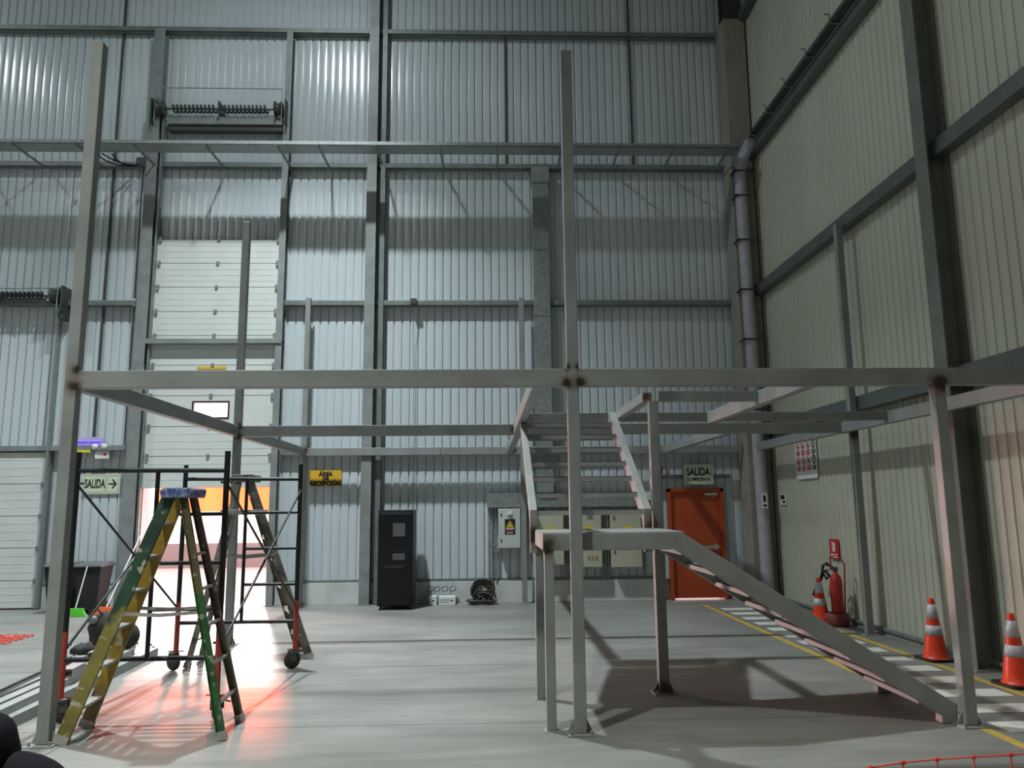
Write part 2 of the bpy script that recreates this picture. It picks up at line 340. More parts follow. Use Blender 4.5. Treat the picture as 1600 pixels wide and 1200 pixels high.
# horizontal wall girts (C sections)
def girt_b(n, x0, x1, z, m_='girt', h=.10, d=.17):
    g = MB().box(x0, x1, YB-d, YB-.005, z+h-.012, z+h).box(x0, x1, YB-d, YB-.005, z, z+.012).box(x0, x1, YB-d-.004, YB-d+.012, z, z+h).box(x0, x1, YB-d, YB-d+.03, z-.02 if False else z, z+.03)
    struct('trim_%d' % n, g, m_, bevel=.003)
girt_b(3, -24, 5.05, 11.84); girt_b(4, -24, -6.75, 8.80); girt_b(5, -6.58, 5.08, 8.80); girt_b(6, -24, -6.85, 5.86); girt_b(7, -4.0, 5.1, 5.86); girt_b(8, -24, -6.9, 2.97, 'colm'); girt_b(9, -6.72, -4.0, 5.06, 'colm', d=.26); girt_b(19, -3.99, 5.05, 2.85, 'girt', d=.14); girt_b(10, 3.5, 4.9, 2.34, 'girt', .07, .1)
def girt_r(n, y0, y1, z, h=.17, d=.16):
    g = MB().box(XR-d, XR-.005, y0, y1, z+h-.012, z+h).box(XR-d, XR-.005, y0, y1, z, z+.012).box(XR-d-.004, XR-d+.012, y0, y1, z, z+h).box(XR-d, XR-d+.012, y0, y1, z+h, z+h+.035)
    struct('trim_%d' % n, g, 'girtr', bevel=.003)
girt_r(11, -20, 14.9, 11.95); girt_r(12, -20, 14.9, 8.82); girt_r(13, -20, 14.9, 5.93); girt_r(14, -20, 14.9, 3.15)
# thin sag rods down the back wall
for i, (x, z0, z1) in enumerate(((.50, 8.9, 11.9), (3.19, 8.9, 15), (-7.62, 3.0, 15))):
    struct('trim_%d' % (15+i), MB().box(x-.018, x+.018, YB-.05, YB-.012, z0, z1), 'dark')
# floor markings of the walkway
def paint(n, x0, x1, y0, y1, m_): struct('trim_%d' % n, MB().box(x0, x1, y0, y1, 0, .002), m_)
paint(20, 3.98, 4.07, 4.3, 14.6, 'ypaint'); paint(21, 5.06, 5.15, 3.0, 13.6, 'ypaint')
for k in range(-7, 11): paint(30+k, 4.17, 4.99, 8.1+.571*k, 8.39+.571*k, 'wpaint')
# rusty floor plate by the back wall near the foot of the post
# outside
struct('floor_outside', MB().box(-60, 60, 15.9, 90, -.3, -.02), 'exg')
struct('wall_outside', MB().box(-13, -2, 26, 26.4, -.02, .75), 'exw')

# ------------------------------------------------------------------ columns
def ibeam(mb, cx, cy, fw_, dp, z0, z1, face='y', t=.014):
    if face == 'y':
        mb.box(cx-fw_/2, cx+fw_/2, cy-dp/2, cy-dp/2+t, z0, z1).box(cx-fw_/2, cx+fw_/2, cy+dp/2-t, cy+dp/2, z0, z1).box(cx-t/2, cx+t/2, cy-dp/2+t, cy+dp/2-t, z0, z1)
    else:
        mb.box(cx-dp/2, cx-dp/2+t, cy-fw_/2, cy+fw_/2, z0, z1).box(cx+dp/2-t, cx+dp/2, cy-fw_/2, cy+fw_/2, z0, z1).box(cx-dp/2+t, cx+dp/2-t, cy-t/2, cy+t/2, z0, z1)
    return mb
def column(label, cx, cy, fw_, dp, z1, face='y', cmat='colm'):
    t = thing('steel_column', label, 'column', (cx, cy, 0)); sh = ibeam(MB(), cx, cy, fw_, dp, .015, z1, face).build('shaft', cmat, t)
    MB().box(cx-fw_/2-.05, cx+fw_/2+.05, cy-fw_/2-.05, cy+fw_/2-.0, 0, .015).build('base_plate', 'colm', t)
    return t
c = column('grey steel I column standing on the back wall just left of the black server rack', -2.27, YB-.20, .20, .26, H)
ibeam(MB(), -2.06, YB-.12, .10, .14, .02, H).build('side_channel', 'girt', c)
c = column('grey steel column at the left side of the open bay door', -6.76, YB-.16, .22, .22, 11.84); c = column('grey steel column at the right side of the open bay door', -4.06, YB-.13, .13, .22, 11.84)
c = column('dark grey steel column against the cream right wall beside the two standing cones', 5.45, 8.72, .26, .26, H, 'x', 'colr')
t = thing('concrete_column', 'beige square concrete column in the far right corner of the hall', 'column', (5.33, 15.15, 0))
MB().box(5.1, 5.56, 14.9, 15.42, 0, 12.0).build('shaft', 'conc', t, bevel=.01); ibeam(MB(), 5.32, 15.2, .3, .3, 12.0, H).build('steel_stub', 'dark', t); MB().box(5.12, 5.5, 14.95, 15.4, 12, 12.02).build('cap_plate', 'colm', t)

# ------------------------------------------------------------------ open bay door
d1 = thing('door_1', None, None, (-5.35, 15.42, 0)); d1['kind'] = 'structure'
del_keys = [k for k in ('label', 'category') if k in d1.keys()]
for k in del_keys: del d1[k]
zs = [2.24, 2.85, 3.43, 4.04, 4.65, 5.25, 5.745, 6.25, 6.75, 7.25]
wx0, wx1, wz0, wz1 = -5.70, -5.03, 3.61, 3.90
for i in range(len(zs)-1):
    z0, z1 = zs[i]+.006, zs[i+1]-.006; g = MB(); x0, x1, y0, y1 = -6.64, -4.08, 15.385, 15.425
    if z0 < wz0 < z1:
        g.box(x0, wx0, y0, y1, z0, z1).box(wx1, x1, y0, y1, z0, z1).box(wx0, wx1, y0, y1, z0, wz0).box(wx0, wx1, y0, y1, wz1, z1)
    else:
        g.box(x0, x1, y0, y1, z0, z1)
    p = g.build('door_panel', 'door', d1)
    rb = MB()
    for q in range(1, 4): zz = z0+(z1-z0)*q/4; rb.box(x0+.12, x1-.12, y0-.003, y0, zz-.004, zz+.004)
    if not (z0 < wz0 < z1): rb.build('panel_ribs', 'door', p)
    hg = MB().box(-5.40, -5.34, 15.36, 15.386, z1-.03, z1+.04); hg.build('hinge', 'galv', d1)
    for xx in (-6.56, -4.20): MB().box(xx, xx+.05, 15.35, 15.386, z1-.06, z1+.05).build('roller_bracket', 'galv', d1)
MB().box(wx0-.03, wx1+.03, 15.375, 15.387, wz0-.03, wz0).box(wx0-.03, wx1+.03, 15.375, 15.387, wz1, wz1+.03).box(wx0-.03, wx0, 15.375, 15.387, wz0, wz1).box(wx1, wx1+.03, 15.375, 15.387, wz0, wz1).build('window_frame', 'black', d1)
MB().box(wx0, wx1, 15.40, 15.405, wz0, wz1).build('window_pane', 'glass', d1)
for xx in (-6.63, -4.13): MB().box(xx, xx+.04, 15.30, 15.40, .02, 9.9).box(xx-.01, xx+.05, 15.40, 15.42, .02, 9.9).build('track', 'galv', d1)
MB().box(-5.67, -5.10, 15.372, 15.385, 4.57, 4.62).build('label_strip', 'yellow', d1)
MB().box(DX0-.05, DX0+.02, 15.42, 15.76, 0, 5.12).build('reveal', 'wallb', d1); MB().box(DX1-.02, DX1+.06, 15.42, 15.76, 0, 5.12).build('reveal', 'wallb', d1); MB().box(DX0-.05, DX1+.05, 15.435, 15.76, 5.10, 5.14).build('reveal', 'wallb', d1)
MB().box(-6.64, wx0, 15.425, 15.435, 2.24, 7.25).box(wx1, -4.08, 15.425, 15.435, 2.24, 7.25).box(wx0, wx1, 15.425, 15.435, 2.24, wz0).box(wx0, wx1, 15.425, 15.435, wz1, 7.25).build('backing_sheet', 'grey', d1)
# spring barrel above
def barrel(label, x0, x1, z, y, fz):
    t = thing('door_spring_barrel', label, 'door spring', ((x0+x1)/2, y, z-.4))
    MB().tube([(x0, y, z), (x1, y, z)], .02, 8).build('shaft', 'dark', t)
    pts = []; n = int((x1-x0-.5)/.1)
    for half in (0, 1):
        a, b = (x0+.35, (x0+x1)/2-.08) if half == 0 else ((x0+x1)/2+.08, x1-.35)
        N = 11*12; pts = [(a+(b-a)*i/N, y+.075*math.cos(2*PI*i/12), z+.075*math.sin(2*PI*i/12)) for i in range(N+1)]
        MB().tube(pts, .022, 6).build('spring', 'dark', t)
    for xx in (x0+.12, x1-.12): MB().lathe((xx, y, z), [(.13,-.07),(.17,-.07),(.17,-.05),(.12,-.04),(.14,.06),(.17,.06),(.17,.07),(.1,.07)], 20, 'x').build('cable_drum', 'dark', t)
    MB().box(x0-.05, x0-.02, y-.12, YB-.02, z-.35, z+.18).build('bearing_plate', 'dark', t); MB().box(x1+.02, x1+.05, y-.12, YB-.02, z-.35, z+.18).build('bearing_plate', 'dark', t); MB().box((x0+x1)/2-.02, (x0+x1)/2+.02, y-.08, YB-.02, z-.12, z+.14).build('bearing_plate', 'dark', t)
    MB().tube([(x0+.06, y-.15, z-.35), (x0+.06, y-.15, fz), (x1-.02, y-.15, fz), (x1-.02, y-.15, z-.35)], .012, 6).build('guard_rail', 'colm', t)
    return t
t = barrel('dark spring shaft in a thin guard rail high above the open bay door', -6.75, -4.1, 10.0, 15.2, 10.38)
MB().box(-6.5, -4.15, 15.25, 15.45, 9.70, 9.86).build('header_channel', 'colm', t, bevel=.005); MB().box(-6.5, -4.15, 15.3, 15.45, 9.58, 9.70).build('header_channel', 'dark', t)
t = barrel('dark spring shaft above the closed bay door at the left edge', -11.0, -8.3, 6.02, 15.2, 6.13)
MB().box(-8.34, -8.2, 15.15, 15.45, 5.55, 5.68).build('motor_box', 'dark', t)
t = thing('door_chain_conduit', 'long dark conduit with a control box left of the open bay door column', 'conduit', (-6.98, 15.42, 1))
MB().tube([(-6.92, 15.42, 9.9), (-6.92, 15.42, 1.3)], .014, 6).tube([(-7.0, 15.42, 8.8), (-7.0, 15.42, 3.0)], .012, 6).build('conduit', 'dark', t); MB().box(-6.99, -6.85, 15.33, 15.42, 5.85, 6.0).build('junction_box', 'lpanel', t); MB().box(-7.1, -6.85, 15.3, 15.42, 8.83, 8.98).build('junction_box', 'dark', t)
# orange sheet across the top of the opening
t = thing('orange_strip_curtain', 'sunlit orange plastic sheet hanging across the top of the open bay door', 'curtain', (-5.3, 15.66, 1.75))
xs = [-6.42+i*.095 for i in range(25)]
g = MB(); vs = []
for i, x in enumerate(xs):
    for z in (1.78, 2.30): vs.append((x, 15.66+.012*math.sin(i*1.7), z))
g.add(vs, [(2*i, 2*i+2, 2*i+3, 2*i+1) for i in range(len(xs)-1)]).build('sheet', 'curtain', t); MB().box(-6.6, -4.12, 15.64, 15.68, 2.30, 2.34).build('rail', 'colm', t)
# closed bay door on the left
d2 = thing('door_2', None, None, (-9.8, 15.42, 0)); d2['kind'] = 'structure'
zz = [.02, .53, 1.135, 1.735, 2.343, 2.95]
for i in range(5):
    p = MB().box(LX0+.05, LX1-.02, 15.385, 15.43, zz[i]+.006, zz[i+1]-.006).build('door_panel', 'door', d2)
    rb = MB()
    for q in range(1, 4): z_ = zz[i]+(zz[i+1]-zz[i])*q/4; rb.box(LX0+.2, LX1-.12, 15.382, 15.385, z_-.004, z_+.004)
    rb.build('panel_ribs', 'door', p); MB().box(LX1-.08, LX1-.02, 15.35, 15.386, zz[i+1]-.06, zz[i+1]+.03).build('roller_bracket', 'galv', d2)
MB().box(LX0, LX1+.03, 15.43, 15.44, 0, 2.99).box(LX1-.02, LX1+.06, 15.43, 15.56, 0, 3.02).build('backing_sheet', 'grey', d2)
MB().box(LX1-.0, LX1+.04, 15.30, 15.42, .02, 5.6).build('track', 'galv', d2); MB().box(LX0+.05, LX1-.02, 15.38, 15.43, 0, .03).build('bottom_seal', 'rubber', d2)
MB().box(-9.9, -9.33, 15.375, 15.386, 1.9, 2.28).build('safety_sticker', 'yellow', d2)

# ------------------------------------------------------------------ emergency door
d3 = thing('door_3', None, None, (4.18, 15.45, 0)); d3['kind'] = 'structure'
MB().box(EX0, EX0+.07, 15.38, 15.75, 0, 2.14).box(EX1-.07, EX1, 15.38, 15.75, 0, 2.14).box(EX0, EX1, 15.38, 15.75, 2.07, 2.14).build('door_frame', 'red', d3, bevel=.004)
MB().box(EX0+.06, EX1-.06, 15.43, 15.48, .03, 2.09).build('door_leaf', 'red', d3, bevel=.004)
MB().box(4.36, 4.62, 15.38, 15.43, 2.0, 2.05).box(4.5, 4.53, 15.33, 15.43, 1.95, 1.97).build('door_closer', 'chrome', d3)
MB().box(3.82, 4.60, 15.36, 15.39, .97, 1.03).box(3.84, 3.9, 15.38, 15.43, .95, 1.05).box(4.5, 4.58, 15.38, 15.43, .95, 1.05).build('push_bar', 'chrome', d3)

# ------------------------------------------------------------------ overhead cable trays
t = thing('cable_tray', 'long galvanised cable tray on brackets running high across the back wall', 'cable tray', (-3, 14.45, 8.78))
MB().box(-16, 5.1, 14.28, 14.66, 8.78, 8.79).box(-16, 5.1, 14.28, 14.285, 8.78, 8.86).box(-16, 5.1, 14.655, 14.66, 8.78, 8.86).build('tray', 'galv', t)
for x in [-15,-13.8,-12.6,-11.4,-10.2,-9.0,-7.8,-6.72,-5.35,-3.98,-3.19,-2.08,-.83,.29,1.55,2.69,3.78,4.88]:
    MB().bar((x, 14.24, 8.775), (x+.02, 15.15 if -2.5 < x < -2 else 15.46, 8.80), .035, .035).build('bracket', 'girt', t)
t = thing('cable_tray', 'dark cable tray full of cables running high along the cream right wall', 'cable tray', (5.3, 9, 9.0))
MB().box(5.30, 5.43, 9.1, 14.35, 9.02, 9.03).box(5.30, 5.305, 9.1, 14.35, 9.02, 9.11).build('tray', 'dark', t); 
for i, (x, z) in enumerate(((5.33,9.055),(5.37,9.06),(5.41,9.055),(5.35,9.10),(5.39,9.10))): MB().tube([(x, 14.35, z), (x, 12, z+.01), (x, 9.15, z)], .022, 8).build('cable', 'black', t)
for y in [14.2, 13.3, 12.4, 11.5, 10.6, 9.7]: MB().tube([(5.44, y, 9.005), (5.27, y, 9.005), (5.265, y, 9.03), (5.265, y, 9.15), (5.20, y, 9.15)], .012, 6).build('hook', 'girt', t)
t = thing('ventilation_duct', 'white ribbed flexible duct running down the concrete corner column', 'duct', (5.27, 14.75, 0))
pth = [(5.38, 14.40, 9.02), (5.36, 14.55, 8.95), (5.30, 14.68, 8.80), (5.24, 14.74, 8.55), (5.22, 14.75, 8.3), (5.24, 14.75, 6), (5.27, 14.75, 3), (5.30, 14.75, .02)]
fine = []
for a, b in zip(pth, pth[1:]):
    a, b = Vector(a), Vector(b); n = max(1, int((b-a).length/.035)); fine += [a+(b-a)*i/n for i in range(n)]
fine.append(Vector(pth[-1])); MB().tube(fine, .115, 16, rs=[.115 if i % 2 else .121 for i in range(len(fine))]).build('hose', 'pipe', t)
for z in (8.45, 7.93, 7.0, 5.98, 4.98, 3.6): MB().box(5.06, 5.50, 14.62, 14.64, z, z+.03).box(5.06, 5.1, 14.62, 14.9, z, z+.03).build('clamp', 'dark', t)
t = thing('hanging_cable', 'loose black cables sagging under the high tray just left of the open bay door', 'cable', (-7.2, 15.0, 8.5))
for x0, x1, sg in ((-7.62, -7.16, .10), (-7.48, -7.12, .06), (-7.3, -7.06, .12)):
    MB().tube([(x0+(x1-x0)*k/12, 14.68+.62*k/12, 8.765+.05*k/12-sg*4*(k/12)*(1-k/12)) for k in range(13)], .014, 6).build('cable', 'black', t)
t = thing('cable_duct', 'galvanised vertical cable duct dropping from the high tray down to the electrical enclosures', 'cable duct', (1.2, 15.4, 1.9))
MB().box(1.03, 1.36, 15.24, 15.48, 2.08, 8.78).build('duct_body', 'galv', t, bevel=.004); MB().box(1.01, 1.38, 15.22, 15.49, 8.45, 8.80).build('top_box', 'colm', t, bevel=.004)
for z in (2.9, 4.3, 5.6, 7.0): MB().box(1.028, 1.362, 15.236, 15.24, z, z+.008).build('seam', 'dark', t)

# ------------------------------------------------------------------ mezzanine frame
fr = thing('mezzanine_frame', 'welded grey steel mezzanine frame of tall posts and level beams spanning the hall', 'steel frame', (0, 6.59, 0))
def post(x, y, h, w_=.10, plate=.22, gus=True):
    p = MB().box(x-w_/2, x+w_/2, y-.05, y+.05, .012, h).build('post', 'steel', fr, bevel=.006)
    a = plate/2; q = MB().box(x-a, x+a, y-a, y+a, 0, .012)
    if gus:
        for sx in (-1, 1): q.prism([(x+sx*w_/2, .012), (x+sx*(w_/2+.055), .012), (x+sx*w_/2, .12)], y-.005, y+.005, 'y')
        for sx in (-1, 1): q.lathe((x+sx*.08, y-.08, .012), [(.012,0),(.012,.03)], 8)
    q.build('base_plate', 'steel', p)
post(-3.45, 6.59, 5.975); post(-3.46, 11.05, 5.975); post(-3.47, 15.17, 5.96); post(.767, 6.59, 5.94); post(.767, 15.17, 5.96, gus=False); post(3.965, 6.59, 2.82); post(5.355, 11.05, 5.975, gus=False); post(1.745, 7.90, 2.87)
def beam(x0, x1, y0, y1, z0=2.82, z1=2.97): return MB().box(x0, x1, y0, y1, z0, z1).build('beam', 'steel', fr, bevel=.006)
beam(-3.40, .717, 6.54, 6.64); beam(.817, 6.9, 6.54, 6.64)
beam(-3.51, -3.42, 6.64, 11.0); beam(-3.51, -3.42, 11.1, 15.12)
beam(-3.41, .42, 11.0, 11.1); beam(.52, 5.305, 11.0, 11.1)
beam(.42, .52, 6.64, 11.1); beam(.44, .54, 11.1, 15.12)
beam(1.65, 1.75, 7.95, 9.7, 2.87); beam(1.795, 2.83, 7.85, 7.95, 2.865); beam(2.83, 2.93, 6.64, 9.7)
beam(.52, 1.65, 9.7, 9.8, 2.86); beam(1.65, 2.93, 9.7, 9.8, 2.86); beam(2.93, 5.16, 9.7, 9.8, 2.86)
beam(5.16, 5.26, 6.64, 14.58); beam(3.5, 3.6, 11.1, 15.12)
beam(-3.44, -.84, 15.12, 15.22); beam(-.83, .717, 15.12, 15.22); beam(.817, 5.08, 15.12, 15.22)

# ------------------------------------------------------------------ staircase
st = thing('steel_staircase', 'grey steel staircase with open treads, a square landing and two flights at right angles', 'staircase', (1.1, 7.2, 0))
prof = [(.494,1.579),(1.672,1.579),(3.925,.145),(3.91,.004),(3.775,.004),(3.78,.068),(1.62,1.437),(.494,1.437)]
MB().prism(prof, 6.65, 6.75).build('stringer', 'steel', st, bevel=.005); MB().prism(prof, 7.71, 7.80).build('stringer', 'steel', st, bevel=.005)
for xx in (.494, 1.56): MB().box(xx, xx+.1, 6.75, 7.71, 1.44, 1.578).build('landing_joist', 'steel', st, bevel=.005)
MB().box(.50, 1.70, 6.66, 7.79, 1.580, 1.586).build('landing_plate', 'steel2', st)
for x, y in ((.545, 6.70), (.535, 7.76)):
    l = MB().box(x-.04, x+.04, y-.04, y+.04, .006, 1.437).build('leg', 'steel', st, bevel=.005); MB().box(x-.06, x+.06, y-.06, y+.06, 0, .006).build('foot_plate', 'steel', l)
sp = [(7.70,1.36),(7.70,1.775),(9.62,2.97),(9.70,2.97),(9.70,2.86),(7.80,1.665),(7.78,1.36)]
MB().prism(sp, .45, .52, 'x').build('stringer', 'steel', st, bevel=.004); MB().prism(sp, 1.57, 1.65, 'x').build('stringer', 'steel', st, bevel=.004)
for k in range(7):
    y, z = 7.75+.28*k, 1.77+.175*k
    MB().box(.52, 1.57, y, y+.25, z-.006, z).box(.52, 1.57, y, y+.006, z-.052, z).box(.52, 1.57, y+.244, y+.25, z-.052, z).build('tread', 'steel2', st)
for k in range(8):
    x, z = 1.69+.279*k, 1.429-.178*k
    MB().box(x, x+.25, 6.75, 7.71, z-.006, z).box(x, x+.006, 6.75, 7.71, z-.046, z).box(x+.244, x+.25, 6.75, 7.71, z-.046, z).build('tread', 'steel2', st)

# ------------------------------------------------------------------ scaffold tower
sc = thing('scaffold_tower', 'black and red tubular rolling scaffold tower behind the painted stepladder', 'scaffold', (-3, 8.3, 0))
PA, PB, PC, PD = (-3.68, 7.22), (-2.335, 7.2), (-3.53, 9.4), (-2.185, 9.42)
for i, (x, y) in enumerate((PA, PB, PC, PD)):
    MB().tube([(x, y, .72), (x, y, 2.335)], .026, 12).build('standard', 'blackp', sc)
    MB().tube([(x, y, .20), (x, y, .76)], .028, 12).tube([(x-.09, y, .215), (x+.09, y, .215)], .007, 6).build('leg_extension', 'tubered', sc)
    a = .5+i*1.1; dx, dy = math.cos(a), math.sin(a); cx, cy = x+dx*.03, y+dy*.03
    c = MB().lathe((cx, cy, 0), [(.05,.17),(.06,.19),(.05,.205),(.03,.21)], 14).prism([(-.01,0),(.01,0)][:0] or [(cx-.05,.09),(cx+.05,.09),(cx+.05,.18),(cx-.05,.18)], cy-.035, cy-.029).prism([(cx-.05,.09),(cx+.05,.09),(cx+.05,.18),(cx-.05,.18)], cy+.029, cy+.035).bar((cx+.04, cy, .17), (cx+.12, cy, .15), .03, .008).build('caster', 'dark', sc)
    wm = MB().lathe((0,0,0), [(.03,-.025),(.085,-.02),(.098,-.008),(.098,.008),(.085,.02),(.03,.025)], 22, 'y')
    wm.v = [(v[0]*dx-v[1]*dy+cx, v[0]*dy+v[1]*dx+cy, v[2]+.098) for v in wm.v]; wm.build('wheel', 'rubber', c)
def sframe(a, b, xi, rungs):
    (x0, y0), (x1, y1) = a, b; g = MB()
    g.tube([(x0, y0, 2.17), (x1, y1, 2.16)], .022, 10).tube([(x0, y0, .525), (x1, y1, .525)], .022, 10).tube([(xi, (y0+y1)/2, .525), (xi, (y0+y1)/2, 2.165)], .02, 10)
    for z in rungs: g.tube([(xi, (y0+y1)/2, z), (x1, y1, z)], .018, 10)
    g.build('ladder_frame', 'blackp', sc)
sframe(PA, PB, -2.955, (1.77, 1.34, .94)); sframe(PC, PD, -2.81, (1.77, 1.355, .945))
for a, b in ((PA, PC), (PB, PD)):
    MB().tube([(a[0], a[1], 2.05), (b[0], b[1], .68)], .012, 8).build('cross_brace', 'blackp', sc); MB().tube([(a[0]+.02, a[1], .62), (b[0]+.02, b[1], 2.05)], .012, 8).build('cross_brace', 'blackp', sc)
    for z in (2.05, .65): MB().box(a[0]-.05, a[0]+.06, a[1]-.01, a[1]+.01, z-.008, z+.012).build('brace_pin', 'dark', sc)

# ------------------------------------------------------------------ stepladders
def stepladder(label, loc, fa, fb, fc, fd, ta, tb, tc, td, mats, steps, cap, wd=.10, spread=.98):
    t = thing('stepladder', label, 'ladder', loc)
    L = lambda a, b, s: tuple(a[i]+(b[i]-a[i])*s for i in range(3))
    for f, tp, m_, ww in ((fa, ta, mats[0], wd), (fb, tb, mats[1], wd), (fc, tc, mats[2], wd*.62), (fd, td, mats[3], wd*.62)):
        side = Vector((tp[0]-f[0], tp[1]-f[1], 0)).normalized(); side = Vector(((1 if f[0] < tp[0] else -1)*1.0, 0, 0)) if abs(side.y) < abs(side.x) else side
        r = MB(); d = (Vector(tp)-Vector(f)).normalized()
        r.bar(Vector(f)+d*.05, tp, ww, .008, side=side)
        nrm = d.cross(side).normalized(); sd = (side-d*side.dot(d)).normalized()
        for q in (-1, 1): off = sd*(q*(ww/2-.004)); o2 = nrm*.014; r.bar(Vector(f)+d*.05+off+o2, Vector(tp)+off+o2, .008, .028, side=side)
        rl = r.build('rail', m_, t, bevel=.002)
        MB().bar(Vector(f)+d*.004+nrm*.008, Vector(f)+d*.07+nrm*.008, ww+.012, .045, side=side).build('foot', 'alu' , rl)
    H_ = ta[2]
    for z in steps:
        s = z/H_; a, b = L(fa, ta, s), L(fb, tb, s); MB().bar(a, b, wd*.85, .022, side=(1,0,0)).bar((a[0]-wd*.4, a[1], a[2]-.02), (b[0]-wd*.4, b[1], b[2]-.02), .005, .05, side=(1,0,0)).build('step', 'alu', t, bevel=.002)
    for z in steps[::1][:5]:
        s = (z+.02)/H_; MB().bar(L(fc, tc, s), L(fd, td, s), .035, .022).build('rear_rung', 'alu', t)
    for a, b, c_, e in ((fa, ta, fc, tc), (fb, tb, fd, td)):
        p0, p1 = L(a, b, spread/H_), L(c_, e, spread/H_); mid = ((p0[0]+p1[0])/2, (p0[1]+p1[1])/2, p0[2]-.02)
        MB().bar(p0, mid, .028, .004, side=(0,0,1)).bar(mid, p1, .028, .004, side=(0,0,1)).build('spreader', 'alu', t)
    (x0, x1, y0, y1, z0, z1), cm = cap
    MB().prism([(x0, z0), (x1, z0), (x1+.012, z1-.02), (x1, z1), (x0+.02, z1), (x0-.012, z1-.02)], y0, y1).build('top_cap', cm, t, bevel=.006)
    return t
stepladder('paint-splattered green and yellow stepladder with a blue top cap', (-2.7, 6.85, 0), (-3.33, 6.57, 0), (-3.37, 7.05, 0), (-2.08, 6.61, 0), (-2.10, 7.15, 0),
  (-2.655, 6.72, 1.93), (-2.66, 6.97, 1.93), (-2.53, 6.72, 1.93), (-2.54, 6.97, 1.93), ('green_y', 'yellow_f', 'green_o', 'brown_f'), [.25, .55, .85, 1.14, 1.42, 1.69], ((-2.70, -2.46, 6.66, 7.03, 1.91, 1.99), 'blue'), wd=.105)
stepladder('dusty grey stepladder standing behind the scaffold tower beside the door', (-2.9, 10.0, 0), (-2.13, 9.98, 0), (-2.37, 10.50, 0), (-3.44, 9.50, 0), (-3.44, 9.95, 0),
  (-2.93, 9.92, 2.17), (-3.0, 10.14, 2.17), (-3.05, 9.86, 2.17), (-3.11, 10.08, 2.17), ('ladder_g', 'ladder_g', 'ladder_g', 'ladder_g'), [.28, .58, .88, 1.18, 1.48, 1.78, 2.0], ((-3.13, -2.87, 9.82, 10.18, 2.15, 2.24), 'ladder_g'), wd=.10, spread=1.25)
MB().box(-3.22, -2.66, 9.74, 9.80, 1.745, 1.805).build('shelf_bar', 'alu', bpy.data.objects['stepladder.001'], bevel=.003)

# ------------------------------------------------------------------ tube stack and things on it
spots = [(-4.02, .05, 10.35, 4.4, .10, .10, 'a wide grey steel tube at the floor on the right edge of the tube stack'), (-4.13, .05, 10.5, 4.5, .10, .10, None), (-4.24, .05, 10.7, 4.6, .10, .10, None), (-4.35, .05, 10.6, 4.6, .10, .10, None), (-4.46, .05, 10.8, 4.8, .10, .10, None), (-4.57, .05, 10.6, 4.6, .10, .10, None),
         (-4.12, .135, 9.9, 5.6, .10, .07, None), (-4.28, .135, 10.3, 5.9, .10, .07, None), (-4.45, .135, 10.5, 6.2, .10, .07, None)]
for i, (x, z, y1, y0, w_, h_, lb) in enumerate(spots):
    o = MB().bar((x+.10, y0, z), (x-.14, y1, z), w_, h_, hollow=.005).build('steel_tube', 'steel2')
    tag(o, 'grey rectangular steel tube, %s of the stack' % (['rightmost of the bottom layer','second from the right in the bottom layer','third from the right in the bottom layer','fourth from the right in the bottom layer','fifth from the right in the bottom layer','leftmost of the bottom layer','right one of the top layer','middle one of the top layer','left one of the top layer'][i]), 'steel tube', 'grey steel tubes stacked on the floor')
o = MB().tube([(-4.25, 6.4, .20), (-4.62, 9.3, .195)], .016, 8).build('black_pipe', 'blackp'); tag(o, 'thin black pipe lying on top of the steel tube stack', 'pipe')
for i, (x, y, z, l, lb) in enumerate(((-4.18, 8.4, .215, .34, 'short black-ended steel tube offcut lying loose on the tube stack, nearest one'), (-4.37, 8.8, .215, .3, 'short pale steel tube offcut on the left of the tube stack'), (-4.36, 9.35, .215, .38, 'short grey steel tube offcut in front of the black backpack'))):
    o = MB().bar((x+.02, y-l/2, z), (x-.02, y+l/2, z), .13, .085, hollow=.005).build('tube_offcut', 'steel2'); tag(o, lb, 'tube offcut')
bgp = thing('backpack', 'bulging black backpack with a grey patch sitting on the steel tube stack', 'backpack', (-4.6, 9.95, .17))
bm_ = MB().sphere((-4.53, 9.95, .385), .27, 1.0, .62, .86, 24); 
for i, v in enumerate(bm_.v): n_ = .012*math.sin(v[0]*31)+.010*math.sin(v[2]*27+v[1]*19); bm_.v[i] = (v[0]+n_, v[1]+n_*.6, max(.17, v[2]+n_))
bm_.build('bag_body', 'bag', bgp); MB().sphere((-4.30, 9.9, .32), .15, .9, .8, 1.0, 20).build('front_pocket', 'bag', bgp)
MB().sphere((-4.68, 9.80, .52), .06, 1.0, .4, .8, 14).build('patch', 'grey', bgp); MB().tube([(-4.75, 9.85, .5), (-4.73, 9.82, .62), (-4.66, 9.84, .65), (-4.6, 9.86, .58)], .014, 8).build('grab_handle', 'bag', bgp)
bb = MB().sphere((-4.62, 9.50, .235), .10, 1.3, .9, .7, 16)
for i, v in enumerate(bb.v): n_ = .012*math.sin(v[0]*60)+.01*math.sin(v[1]*70); bb.v[i] = (v[0]+n_, v[1]+n_, max(.175, v[2]+n_))
tag(bb.build('cloth_bundle', 'bag'), 'small crumpled black cloth bundle beside the backpack on the tube stack', 'cloth')

